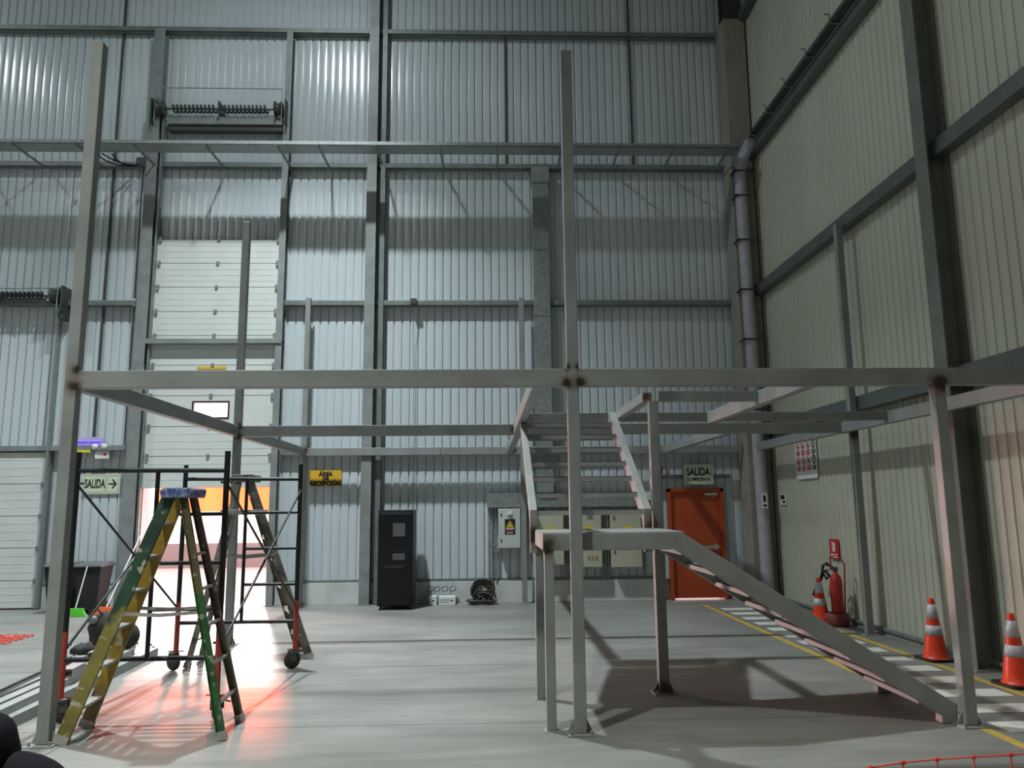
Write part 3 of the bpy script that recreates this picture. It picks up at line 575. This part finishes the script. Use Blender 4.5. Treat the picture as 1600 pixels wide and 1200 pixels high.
# ------------------------------------------------------------------ bins and brooms
def wbin(label, x, y, rz, dx=0):
    t = thing('wheelie_bin', label, 'bin', (0,0,0), 'wheeled rubbish bins by the back wall')
    MB().add([(-.20,-.22,.06),(.20,-.22,.06),(.20,.18,.06),(-.20,.18,.06),(-.28,-.30,.82),(.28,-.30,.82),(.28,.28,.82),(-.28,.28,.82)], [(0,3,2,1),(4,5,6,7),(0,1,5,4),(1,2,6,5),(2,3,7,6),(3,0,4,7)]).build('body', 'bin', t, bevel=.02)
    MB().prism([(-.33,.82),(.31,.82),(.31,.86),(.2,.90),(-.25,.88),(-.33,.85)], -.295, .295, 'x').build('lid', 'binlid', t, bevel=.01)
    for sx in (-1, 1): MB().lathe((sx*.2, .22, .09), [(.03,-.025),(.09,-.025),(.09,.025),(.03,.025)], 18, 'x').build('wheel', 'rubber', t)
    MB().tube([(-.22,.30,.85),(-.22,.35,.85),(.22,.35,.85),(.22,.30,.85)], .014, 8).build('handle', 'bin', t)
    t.location = (x, y, 0); t.rotation_euler.z = rz; t.scale = (.82, .95, 1); return t
wbin('black wheelie bin on the right of the pair, nearest the bay door', -7.08, 14.75, .04); wbin('black wheelie bin on the left of the pair, mostly behind the front post', -7.64, 14.82, 0)
def broom(label, bx, by, bz, hx, hy, hz, m_, w_):
    t = thing('broom', label, 'broom', (bx, by, 0)); MB().tube([(bx, by, .13), (hx, hy, hz)], .012, 8).build('handle', 'white', t)
    MB().prism([(bx-w_/2, 0.005), (bx+w_/2, 0.005), (bx+w_*.36, .10), (bx-w_*.36, .10)], by-.03, by+.03).build('bristles', m_, t); MB().box(bx-w_*.36, bx+w_*.36, by-.022, by+.022, .10, .14).build('head', m_, t)
broom('green-bristled push broom leaning on the black bins', -7.12, 14.25, 0, -7.05, 14.42, .84, 'lime', .40); broom('orange-bristled push broom leaning against the wall right of the bins', -6.66, 14.4, 0, -6.52, 15.38, 1.45, 'orangeb', .42)

# ------------------------------------------------------------------ orange netting
def net(name, pts_fn, nu, nv, r, label, stuff=False):
    g = MB()
    for i in range(nu+1): g.tube([pts_fn(i/nu, j/(nv*2)) for j in range(nv*2+1)], r, 5)
    for j in range(nv+1): g.tube([pts_fn(i/(nu*2), j/nv) for i in range(nu*2+1)], r, 5)
    for i in range(nu+1):
        for j in range(nv+1): p = pts_fn(i/nu, j/nv); g.sphere(p, r*3.0, 1.6, .5, 1.0, 6)
    return tag(g.build(name, 'netm'), label, 'netting')
net('safety_netting', lambda u, v: (1.30+u*1.536, 3.0+.03*math.sin(u*9), (.817+.136*u)*(1-v)+.006), 12, 8, .0030, 'orange plastic safety netting stretched upright in the near right corner')
heap = lambda u, v: (-8.3+u*1.66+.03*math.sin(v*17), 11.4+v*.75+.05*math.sin(u*13), .012+.05*abs(math.sin(u*9+v*6))*abs(math.sin(u*3.1)))
net('netting_heap', heap, 16, 8, .0045, 'orange netting lying crumpled on the floor in front of the closed bay door')
for x, zt in ((1.29, .815), (2.85, 1.0)): MB().tube([(x, 3.0, 0), (x, 3.0, zt)], .008, 8).box(x-.05, x+.05, 2.95, 3.05, 0, .008).build('stake', 'galv', bpy.data.objects['safety_netting'])

# ------------------------------------------------------------------ electrical
def encl(label, x0, x1, z0, z1, dep=.22, m_='panel', cat='electrical enclosure', grp=None):
    t = thing('electrical_enclosure', label, cat, ((x0+x1)/2, YB-.12, z0), grp)
    y0 = YB-.05-dep; MB().box(x0, x1, y0+.015, YB-.05, z0, z1).build('cabinet', m_, t, bevel=.004); MB().box(x0+.006, x1-.006, y0, y0+.014, z0+.006, z1-.006).build('door', m_, t, bevel=.004); return t, y0
t, y0 = encl('light grey electrical enclosure with a black high voltage warning plate', .277, .705, 1.03, 1.78, m_='lpanel')
MB().box(.45, .54, y0-.03, y0, 1.66, 1.72).build('indicator_lamp', 'white', t, bevel=.004); MB().box(.40, .60, y0-.004, y0, 1.29, 1.58).build('warning_plate', 'blackink', t)
w1 = MB().prism([(.42,1.42),(.58,1.42),(.50,1.555)], y0-.008, y0-.004).build('warning_triangle', 'hazard', t); MB().prism([(.437,1.431),(.563,1.431),(.50,1.537)], y0-.0085, y0-.008).build('triangle_border', 'blackink', t); MB().prism([(.446,1.436),(.554,1.436),(.50,1.527)], y0-.009, y0-.0085).build('triangle_field', 'hazard', t)
MB().prism([(.507,1.52),(.487,1.475),(.499,1.475),(.493,1.440),(.516,1.485),(.503,1.485),(.511,1.515)], y0-.0095, y0-.009).build('lightning_bolt', 'blackink', t)
MB().box(.42,.58,y0-.006,y0-.004,1.385,1.405).box(.44,.56,y0-.006,y0-.004,1.312,1.326).build('caption_line', 'white', t); MB().box(.42,.58,y0-.006,y0-.004,1.345,1.368).build('caption_line', 'redsign', t)
for z in (1.64, 1.15): MB().box(.32, .34, y0-.012, y0, z, z+.05).build('latch', 'blackink', t)
for (x0, x1, z0, z1, lb, knob) in ((.93, 1.54, .70, 1.735, 'leftmost of the three beige electrical enclosures behind the stairs', 0), (1.66, 2.275, .65, 1.73, 'middle beige electrical enclosure with three brass knobs below the landing', 1), (2.46, 3.05, .64, 1.73, 'rightmost of the three beige electrical enclosures, beside the red door', 0)):
    t, y0 = encl(lb, x0, x1, z0, z1); xm = (x0+x1)/2+.05
    MB().box(xm-.11, xm+.09, y0-.003, y0, 1.30, 1.42).build('warning_sticker', 'hazard', t); MB().prism([(xm-.03,1.345),(xm+.02,1.345),(xm-.005,1.39)], y0-.004, y0-.003).build('sticker_triangle', 'blackink', t)
    if knob:
        for k in range(3): MB().lathe((2.0+.075*k, y0-.02, .86), [(.012,-.01),(.02,0),(.02,.015),(.024,.02)], 12, 'y').build('knob', 'brass', t)
        MB().box(1.98, 2.08, y0-.03, y0, 1.63, 1.70).build('indicator_lamp', 'white', t, bevel=.004)
    for z in (.9, 1.55): MB().box(x0+.05, x0+.07, y0-.012, y0, z, z+.07).build('latch', 'dark', t)
tag(MB().box(.06, 3.17, YB-.20, YB-.02, 1.80, 2.08).build('wireway', 'galv', bevel=.004), 'long galvanised wireway box running above the electrical enclosures', 'wireway')
t = thing('conduit_bundle', 'galvanised conduits dropping from the wireway left of the light grey enclosure', 'conduit', (.15, 15.42, .4))
for x in (.10, .16, .235): MB().tube([(x, 15.42, .42), (x, 15.42, 1.80)], .02, 8).build('conduit', 'galv', t)
MB().box(.08, .272, 15.40, 15.44, 1.08, 1.11).build('strut', 'galv', t)
t = thing('conduit_bundle', 'galvanised conduits rising between the beige electrical enclosures', 'conduit', (2.0, 15.42, .4))
for x in (1.575, 1.625, 2.32, 2.37, 2.42, 3.12): MB().tube([(x, 15.42, .42), (x, 15.42, 1.80)], .02, 8).build('conduit', 'galv', t)
t = thing('standpipe', 'thin silver pipe with a red collar rising left of the red emergency door', 'pipe', (3.47, 15.38, 0)); MB().tube([(3.50, 15.38, .42), (3.50, 15.38, 2.95)], .024, 10).build('pipe', 'galv', t); MB().lathe((3.50, 15.38, 2.42), [(.03,0),(.045,.01),(.045,.08),(.055,.1),(.055,.14),(.03,.15)], 14).build('collar', 'redp', t); MB().box(3.36, 3.48, 15.36, 15.44, 2.86, 3.06).build('junction_box', 'lpanel', t)
t = thing('alarm_call_point', 'small red and white alarm sign half hidden behind the stair post', 'alarm', (3.26, 15.4, 1.7)); MB().box(3.19, 3.33, 15.42, 15.46, 1.72, 2.10).build('backboard', 'white', t); MB().lathe((3.26, 15.42, 1.86), [(.06,-.03),(.06,0)], 16, 'y').build('button', 'redsign', t)
t = thing('ceiling_camera_box', 'small black socket box on the middle wall girt between the columns', 'socket box', (-1.40, 15.3, 5.85)); MB().box(-1.46, -1.34, 15.24, 15.325, 5.87, 5.98).build('box', 'dark', t, bevel=.004); MB().tube([(-1.40, 15.28, 5.87), (-1.41, 15.40, 5.2), (-1.38, 15.44, 3.2), (-1.40, 15.46, 1.7)], .006, 5).build('cable', 'grey', t)

# ------------------------------------------------------------------ server rack, boxes, cable coil
rk = thing('server_rack', 'tall black server rack with a dark glass door standing in front of the back wall', 'rack', (-1.55, 14.7, 0))
MB().box(-1.93, -1.30, 14.50, 15.18, .07, 1.775).build('cabinet', 'black', rk, bevel=.006); MB().box(-1.915, -1.315, 14.48, 14.50, .09, 1.75).build('glass_door', 'smoke', rk, bevel=.003)
MB().box(-1.66, -1.44, 14.474, 14.48, 1.30, 1.54).build('document_sheet', 'binlid', rk); MB().box(-1.66, -1.44, 14.474, 14.48, .88, 1.0).build('document_sheet', 'binlid', rk); MB().box(-1.80, -1.44, 14.474, 14.48, .74, .79).build('shelf_edge', 'bin', rk); MB().box(-1.80,-1.44,14.474,14.48,1.03,1.045).build('shelf_edge', 'bin', rk)
MB().box(-1.90, -1.33, 14.474, 14.48, 1.69, 1.745).build('vent_strip', 'bin', rk); MB().box(-1.296, -1.292, 14.7, 15.1, 1.58, 1.72).build('side_vent', 'dark', rk)
for x in (-1.87, -1.36):
    for y in (14.56, 15.12): MB().lathe((x, y, .035), [(.012,-.015),(.034,-.013),(.034,.013),(.012,.015)], 12, 'x').box(x-.02, x+.02, y-.02, y+.02, .045, .07).build('caster', 'rubber', rk)
for i, (x0, x1, z1, lb) in enumerate(((-1.04, -.90, .16, 'small white printed box on the floor just right of the server rack'), (-.86, -.545, .15, 'wider white printed box on the floor between the small box and the cable coil'))):
    t = thing('white_carton', lb, 'box', ((x0+x1)/2, 15.25, 0)); MB().box(x0, x1, 15.15, 15.38, 0, z1).build('carton', 'white', t, bevel=.004); MB().box(x1-.09, x1-.04, 15.147, 15.15, .07, .09).build('printed_mark', 'blackink', t); MB().box(x0+.02, x1-.11, 15.147, 15.15, .09, .097).box(x0+.02, x1-.12, 15.147, 15.15, .05, .056).build('printed_line', 'grey', t)
for i, (x, lb) in enumerate(((-1.03, 'first'), (-.90, 'second'), (-.75, 'third'), (-.60, 'fourth'))):
    g = MB()
    for q in range(3): g.tube([(x+.058*math.cos(a), 15.36-.012*q, .275+.048*math.sin(a*1+q*.3)) for a in [2*PI*k/16 for k in range(17)]], .006, 6)
    z0 = .16; g.tube([(x-.03, 15.35, .23), (x-.045, 15.34, .165)], .006, 5)
    tag(g.build('wire_coil', 'grey'), 'small round grey coil of wire propped on the white boxes, %s from the left' % lb, 'wire coil', 'grey wire coils above the white boxes')
co = thing('cable_coil', 'thick grey-brown coil of cable leaning against the back wall plinth', 'cable', (0, 15.2, 0))
for q in range(13):
    r = .15+.014*(q % 6); dy = .012*q; ph = random.random()*6; cx, cz = -.02+random.uniform(-.015,.015), r*1.05+.02
    pts = [(cx+r*1.0*math.cos(a)+.01*math.sin(3*a+ph), 15.32-dy-.03*math.sin(a), max(.02, cz+r*math.sin(a)+.008*math.sin(4*a+ph))) for a in [2*PI*k/28 for k in range(29)]]
    MB().tube(pts, .016, 7).build('cable_loop', 'cable', co)
for q in range(9):
    r = .08+.012*q; ph = q*1.3; ax = .35+.25*math.sin(q*2.1)
    MB().tube([(.0+r*math.cos(a)+.02*math.sin(2*a+ph), 15.26-.01*q+.03*math.cos(a+ph), max(.025, .17+r*ax*1.8*math.sin(a+ph)+.015*math.sin(3*a))) for a in [2*PI*k/24 for k in range(25)]], .014, 7).build('cable_loop', 'cable', co)
for q in range(6):
    r = .13+.015*q; MB().tube([(-.05+r*1.4*math.cos(a), 15.12+r*.6*math.sin(a), .02+.012*q+.006*math.sin(3*a)) for a in [2*PI*k/24 for k in range(25)]], .015, 7).build('cable_loop', 'cable', co)
MB().tube([(.10, 15.25, .32), (.17, 15.22, .29), (.205, 15.2, .2), (.21, 15.2, .16)], .009, 6).build('cable_end', 'cable', co); MB().box(.19, .23, 15.18, 15.22, .11, .165).build('plug', 'black', co)
MB().tube([(-.12, 15.1, .03), (-.2, 15.05, .02), (-.27, 15.06, .02)], .014, 7).build('cable_end', 'cable', co)

# ------------------------------------------------------------------ signs on the back wall
def board(name, label, x0, x1, z0, z1, y=YB-.035, m_='sign', cat='sign'):
    t = thing(name, label, cat, ((x0+x1)/2, y, z0)); MB().box(x0, x1, y, y+.012, z0, z1).build('board', m_, t); return t
def frame_line(t, x0, x1, z0, z1, y, m_, th=.008):
    MB().box(x0, x1, y-.001, y, z0, z0+th).box(x0, x1, y-.001, y, z1-th, z1).box(x0, x0+th, y-.001, y, z0, z1).box(x1-th, x1, y-.001, y, z0, z1).build('border', m_, t)
y = YB-.035
t = board('exit_sign', 'pale green SALIDA sign with a right-pointing arrow on the left of the bay door', -7.77, -7.06, 2.14, 2.52)
frame_line(t, -7.74, -7.33, 2.17, 2.49, y, 'ink', .006); frame_line(t, -7.30, -7.09, 2.17, 2.49, y, 'ink', .006)
txt('SALIDA', .235, (-7.535, y-.002, 2.33), 'ink', t, sx=.50, bold=.006)
MB().prism([(-7.27,2.315),(-7.17,2.315),(-7.215,2.24),(-7.185,2.24),(-7.115,2.33),(-7.185,2.42),(-7.215,2.42),(-7.17,2.345),(-7.27,2.345)], y-.003, y-.001).build('arrow', 'ink', t)
t = board('emergency_exit_sign', 'pale green SALIDA DE EMERGENCIA sign above the red door', 3.94, 4.52, 2.22, 2.60, y=YB-.20)
y = YB-.20; frame_line(t, 3.965, 4.495, 2.245, 2.575, y, 'blackink', .007)
txt('SALIDA', .215, (4.23, y-.002, 2.455), 'blackink', t, sx=.66, bold=.006); txt('DE EMERGENCIA', .10, (4.23, y-.002, 2.315), 'blackink', t, sx=.62, bold=.003)
MB().box(4.0, 4.46, YB-.19, YB-.03, 2.37, 2.41).build('standoff', 'girt', t)
y = YB-.035; t = board('area_sign', 'yellow AREA DE RECEPCION sign on the back wall beside the left rear post', -3.41, -2.79, 2.25, 2.56, m_='yellow')
for s_, z, sz in (('ÁREA', 2.485, .105), ('DE', 2.395, .095), ('RECEPCIÓN', 2.298, .112)): txt(s_, sz, (-3.10, y-.002, z), 'blackink', t, sx=.94, bold=.0075, space=1.08)
t = thing('insect_lamp', 'violet glowing insect lamp high on the wall left of the bay door', 'insect lamp', (-7.68, 15.4, 2.97)); MB().box(-7.98, -7.40, 15.39, 15.46, 2.98, 3.23).build('housing', 'lilac', t, bevel=.005)
for z in (3.15, 3.085, 3.02):
    MB().tube([(-7.94, 15.385, z), (-7.70, 15.385, z)], .013, 8).build('violet_tube', 'purple', t); MB().tube([(-7.67, 15.385, z), (-7.44, 15.385, z)], .013, 8).build('violet_tube', 'purple', t)
MB().box(-7.99, -7.60, 15.32, 15.38, 2.93, 2.98).build('catch_tray', 'hazard', t)
t = thing('emergency_light', 'twin-headed white emergency light beside the violet insect lamp', 'emergency light', (-7.36, 15.4, 2.78)); MB().box(-7.53, -7.26, 15.36, 15.46, 2.81, 2.97).build('housing', 'white', t, bevel=.01); MB().box(-7.36, -7.30, 15.357, 15.36, 2.87, 2.92).build('red_label', 'redsign', t)
for x in (-7.52, -7.34): MB().lathe((x, 15.32, 3.04), [(.02,.05),(.055,.03),(.06,0),(.05,-.015),(.01,-.02)], 16, 'y').build('lamp_head', 'lens', t)
t = thing('socket_plate', 'small white socket plate under the violet insect lamp', 'socket', (-7.8, 15.42, 2.8)); MB().box(-7.86, -7.73, 15.42, 15.46, 2.83, 2.92).build('plate', 'white', t, bevel=.003); MB().box(-7.82, -7.77, 15.417, 15.42, 2.85, 2.89).build('socket_face', 'grey', t)

# ------------------------------------------------------------------ right wall: signs, extinguisher, cones
bd = thing('safety_board', 'white safety board of red and black pictograms on the cream right wall', 'sign', (5.55, 13.3, 2.25))
X = XR-.02
def rr(a0, a1, z0, z1, r):
    out = []
    for cx, cz, s0 in ((a1-r, z0+r, -PI/2), (a1-r, z1-r, 0), (a0+r, z1-r, PI/2), (a0+r, z0+r, PI)):
        out += [(cx+r*math.cos(s0+PI/2*k/5), cz+r*math.sin(s0+PI/2*k/5)) for k in range(6)]
    return out
MB().prism(rr(12.86, 13.75, 2.24, 3.10, .06), X-.012, X, 'x').build('board', 'white', bd)
for c_ in range(4):
    yc = 13.61-.215*c_; blk = c_ == 3
    for rw in range(3):
        zc = 2.56+.27*rw+.0; m_ = 'blackink' if blk else 'blackink'
        prof_ = [(yc+.068*math.cos(a), zc+.085*math.sin(a)) for a in [2*PI*k/20 for k in range(20)]]
        if blk: MB().prism(prof_, X-.014, X-.012, 'x').build('pictogram', 'blackink', bd); MB().prism([(yc+.02,zc-.05),(yc-.025,zc-.05),(yc-.03,zc+.01),(yc,zc+.05),(yc+.02,zc+.01)], X-.015, X-.014, 'x').build('pictogram_hand', 'white', bd)
        else:
            MB().tube([(X-.013, a, b) for a, b in prof_+[prof_[0]]], .007, 5).tube([(X-.013, yc+.05, zc+.05), (X-.013, yc-.05, zc-.05)], .006, 5).build('prohibition_ring', 'redsign', bd)
            MB().prism([(yc+.03,zc-.05),(yc-.03,zc-.05),(yc-.01+.01*rw,zc+.03),(yc+.005,zc+.05)], X-.014, X-.012, 'x').build('pictogram', 'blackink', bd)
        cap = MB().box(X-.014, X-.012, yc-.075, yc+.075, zc-.175, zc-.10).build('caption_block', 'blackink' if blk else 'redsign', bd)
        MB().box(X-.0145, X-.014, yc-.06, yc+.06, zc-.125, zc-.118).box(X-.0145, X-.014, yc-.06, yc+.06, zc-.15, zc-.144).build('caption_line', 'white', bd)
t = thing('notice_sticker', 'small black and white notice stuck on the cream wall near the corner', 'sticker', (5.58, 14.5, 1.8)); MB().box(5.575, 5.59, 14.33, 14.62, 1.80, 2.0).build('sheet', 'white', t); MB().box(5.573, 5.575, 14.38, 14.58, 1.90, 1.98).box(5.573, 5.575, 14.36, 14.50, 1.83, 1.875).build('printed_mark', 'blackink', t)
t = thing('duct_sticker', 'white vertical sticker on the ribbed duct in the corner', 'sticker', (5.19, 14.62, 1.75)); MB().box(5.22, 5.33, 14.60, 14.612, 1.74, 2.02).build('sheet', 'white', t); MB().box(5.25, 5.30, 14.598, 14.60, 1.86, 1.98).box(5.245, 5.31, 14.598, 14.60, 1.77, 1.81).build('printed_mark', 'blackink', t)
t = thing('extinguisher_sign', 'red fire extinguisher sign on the cream wall above the extinguisher', 'sign', (5.57, 12.4, .93)); MB().box(5.565, 5.58, 12.29, 12.60, .94, 1.25).build('board', 'redsign', t)
MB().box(5.562, 5.565, 12.40, 12.46, 1.06, 1.20).box(5.562, 5.565, 12.48, 12.51, 1.05, 1.22).box(5.562, 5.565, 12.33, 12.56, .965, 1.02).build('pictogram', 'white', t)
ex = thing('fire_extinguisher', 'tall red fire extinguisher with a black horn standing against the right wall', 'fire extinguisher', (5.30, 11.87, 0))
MB().lathe((5.30, 11.87, .16), [(.06,0),(.085,.02),(.09,.08),(.09,.48),(.075,.56),(.035,.61),(.03,.66)], 20).build('cylinder', 'redp', ex)
MB().box(5.27, 5.33, 11.84, 11.90, .80, .86).bar((5.29, 11.9, .86), (5.18, 12.02, .89), .025, .018).bar((5.29, 11.9, .83), (5.19, 12.02, .80), .02, .015).build('valve_handle', 'dark', ex)
MB().tube([(5.28, 11.9, .84), (5.25, 12.02, .91), (5.22, 12.10, .87), (5.21, 12.12, .76), (5.23, 12.02, .68), (5.25, 11.96, .72), (5.22, 12.04, .80)], .02, 8).build('hose', 'black', ex)
MB().tube([(5.21, 12.08, .78), (5.19, 12.26, .56), (5.18, 12.38, .40)], .03, 12, rs=[.022, .03, .042]).build('discharge_horn', 'black', ex)
MB().tube([(5.40, 11.87, .06), (5.42, 11.80, .9), (5.38, 11.84, 1.0), (5.31, 11.87, 1.04), (5.25, 11.90, 1.0), (5.26, 11.90, .86)], .012, 8).build('trolley_handle', 'redp', ex)
MB().lathe((5.28, 11.9, 0), [(.17,.0),(.185,.02),(.19,.15),(.17,.185),(.10,.19)], 22).build('base_pot', 'burg', ex)
MB().prism([(5.24,.42),(5.205,.42),(5.205,.62),(5.24,.62)], 11.93, 11.95).build('instruction_label', 'sign', ex)
def cone(label, x, y, s=1.0, base='black', rz=0):
    t = thing('traffic_cone', label, 'traffic cone', (0,0,0), 'orange traffic cones along the right wall')
    ft = MB().prism([(-.18,-.15),(-.15,-.18),(.15,-.18),(.18,-.15),(.18,.15),(.15,.18),(-.15,.18),(-.18,.15)], 0, .03, 'z').build('base', base, t, bevel=.006)
    R_ = lambda z: .135-(.135-.028)*(z-.03)/.67
    MB().lathe((0,0,0), [(.15,.03),(.14,.04)]+[(R_(z), z) for z in (.05,.15,.25,.36,.5,.6,.69)]+[(.024,.70),(.018,.70)], 28).build('cone_body', 'orange', t)
    for z0, z1 in ((.285,.395),(.47,.63)): MB().lathe((0,0,0), [(R_(z0)+.001,z0),(R_(z0)+.003,z0),(R_(z1)+.003,z1),(R_(z1)+.001,z1)], 28).build('reflective_band', 'reflect', t)
    t.location = (x, y, 0); t.rotation_euler.z = rz; t.scale = (s,)*3; return t
cone('orange traffic cone with silver bands between the two right posts, first along the wall', 5.25, 9.25, 1.0, 'black', .1); cone('orange traffic cone with silver bands at the right edge, nearest the camera', 5.30, 7.92, 1.0, 'black', .1); cone('orange traffic cone with silver bands standing beside the fire extinguisher', 5.10, 12.02, 1.0, 'orange', .1)
tag(MB().box(5.50, 5.60, 7.2, 8.2, .0, .02).build('floor_channel', 'galv'), 'short galvanised floor channel at the foot of the right wall by the nearest cone', 'channel')

# ------------------------------------------------------------------ crouching person at the near left
def skinmesh(name, verts, edges, radii, root, m_, parent, sub=2):
    me = bpy.data.meshes.new(name); org = ORG[parent]; me.from_pydata([tuple(Vector(v)-org) for v in verts], edges, []); o = bpy.data.objects.new(name, me); COL.objects.link(o); o.parent = parent; ORG[o] = org
    sk = o.modifiers.new('skin', 'SKIN'); sk.use_smooth_shade = True
    for i, r in enumerate(radii): me.skin_vertices[0].data[i].radius = (r if isinstance(r, tuple) else (r, r))
    me.skin_vertices[0].data[root].use_root = True
    s_ = o.modifiers.new('sub', 'SUBSURF'); s_.levels = sub; s_.render_levels = sub
    dg = bpy.context.evaluated_depsgraph_get(); m2 = bpy.data.meshes.new_from_object(o.evaluated_get(dg)); o.modifiers.clear(); o.data = m2
    for p in m2.polygons: p.use_smooth = True
    m2.materials.clear(); m2.materials.append(M[m_]); return o
px_, py_ = -1.76, 2.95
pr = thing('person', 'person in a dark hooded jacket crouching at the lower left corner', 'person', (px_, py_, 0))
def W(x, y, z): return (px_+x, py_+y, z)
body = [W(0,.06,.34), W(0,.04,.52), W(0,0,.72), W(0,-.03,.82), W(0,-.06,.92), W(0,-.08,1.02),
        W(.17,-.01,.79), W(.25,-.16,.58), W(.16,-.36,.52), W(-.17,-.01,.79), W(-.25,-.16,.58), W(-.16,-.36,.52),
        W(.11,.04,.32), W(.19,-.34,.44), W(.15,-.12,.09), W(.16,-.28,.035), W(-.11,.04,.32), W(-.19,-.34,.44), W(-.15,-.12,.09), W(-.16,-.28,.035)]
ed = [(0,1),(1,2),(2,3),(3,4),(4,5),(2,6),(6,7),(7,8),(2,9),(9,10),(10,11),(0,12),(12,13),(13,14),(14,15),(0,16),(16,17),(17,18),(18,19)]
rd = [.12,.12,.12,.05,.085,.085,.06,.042,.03,.06,.042,.03,.085,.058,.04,.035,.085,.058,.04,.035]
for sx in (1, -1):   # palm and five fingers per hand
    w0 = 8 if sx == 1 else 11; n = len(body); body.append(W(sx*.12,-.43,.50)); rd.append((.03,.016)); ed.append((w0, n)); palm = n
    for k in range(4):
        n = len(body); fx = .09+.019*k; L_ = (.055,.065,.06,.045)[k]
        body += [W(sx*fx,-.47,.495), W(sx*(fx-.005),-.47-L_*.6,.475), W(sx*(fx-.01),-.47-L_*.8,.445)]; rd += [.009,.0085,.008]; ed += [(palm,n),(n,n+1),(n+1,n+2)]
    n = len(body); body += [W(sx*.085,-.42,.515), W(sx*.062,-.45,.505)]; rd += [.011,.009]; ed += [(w0,n),(n,n+1)]
skinmesh('body', body, ed, rd, 0, 'skin', pr)
jk = [W(0,.06,.36), W(0,.05,.52), W(0,.01,.72), W(0,.0,.88), W(.15,0,.885), W(.265,-.02,.85), W(.30,-.17,.60), W(.17,-.34,.52), W(-.15,0,.885), W(-.265,-.02,.85), W(-.30,-.17,.60), W(-.17,-.34,.52)]
skinmesh('jacket', jk, [(0,1),(1,2),(2,3),(3,4),(4,5),(5,6),(6,7),(3,8),(8,9),(9,10),(10,11)], [.17,.175,.17,.12,.11,.10,.075,.048,.11,.10,.075,.048], 0, 'jacket', pr)
tr = [W(0,.06,.32), W(.11,.04,.31), W(.19,-.34,.44), W(.15,-.12,.10), W(-.11,.04,.31), W(-.19,-.34,.44), W(-.15,-.12,.10)]
skinmesh('trousers', tr, [(0,1),(1,2),(2,3),(0,4),(4,5),(5,6)], [.15,.11,.08,.06,.11,.08,.06], 0, 'jacket', pr)
for sx in (1,-1): MB().sphere(W(sx*.155,-.22,.05), .06, .8, 2.1, .8, 16).build('shoe', 'black', pr)
hd = MB(); hc = W(-.02,-.03,.985)
hd.sphere(hc, .128, .98, 1.0, .98, 28)
def sq(t): return math.copysign(abs(t)**.62, t)
for i, v in enumerate(hd.v):
    d = [(v[k]-hc[k])/.128 for k in range(3)]; hd.v[i] = (hc[0]+.128*sq(d[0])*(1.0 if d[2] > 0 else 1.12), max(hc[1]-.085, hc[1]+.128*sq(d[1])), hc[2]+.125*sq(d[2])-.02*abs(d[0]))
hd.build('hood', 'jacket', pr)
fc = W(.02,-.115,.965); MB().sphere(fc, .085, .80, .55, 1.12, 20).sphere((fc[0],fc[1]-.05,fc[2]-.01), .014, .9, 1.3, 1.5, 10).build('face', 'skin', pr)
for sx in (1,-1): MB().sphere((fc[0]+sx*.03, fc[1]-.042, fc[2]+.02), .009, 1.3, .6, .8, 10).build('eye', 'blackink', pr)
MB().sphere((fc[0], fc[1]-.04, fc[2]-.05), .018, 1.3, .5, .35, 10).build('mouth', 'burg', pr)
MB().lathe(W(0,-.02,.86), [(.13,0),(.14,.03),(.12,.09),(.10,.10)], 20).build('collar', 'jacket', pr)
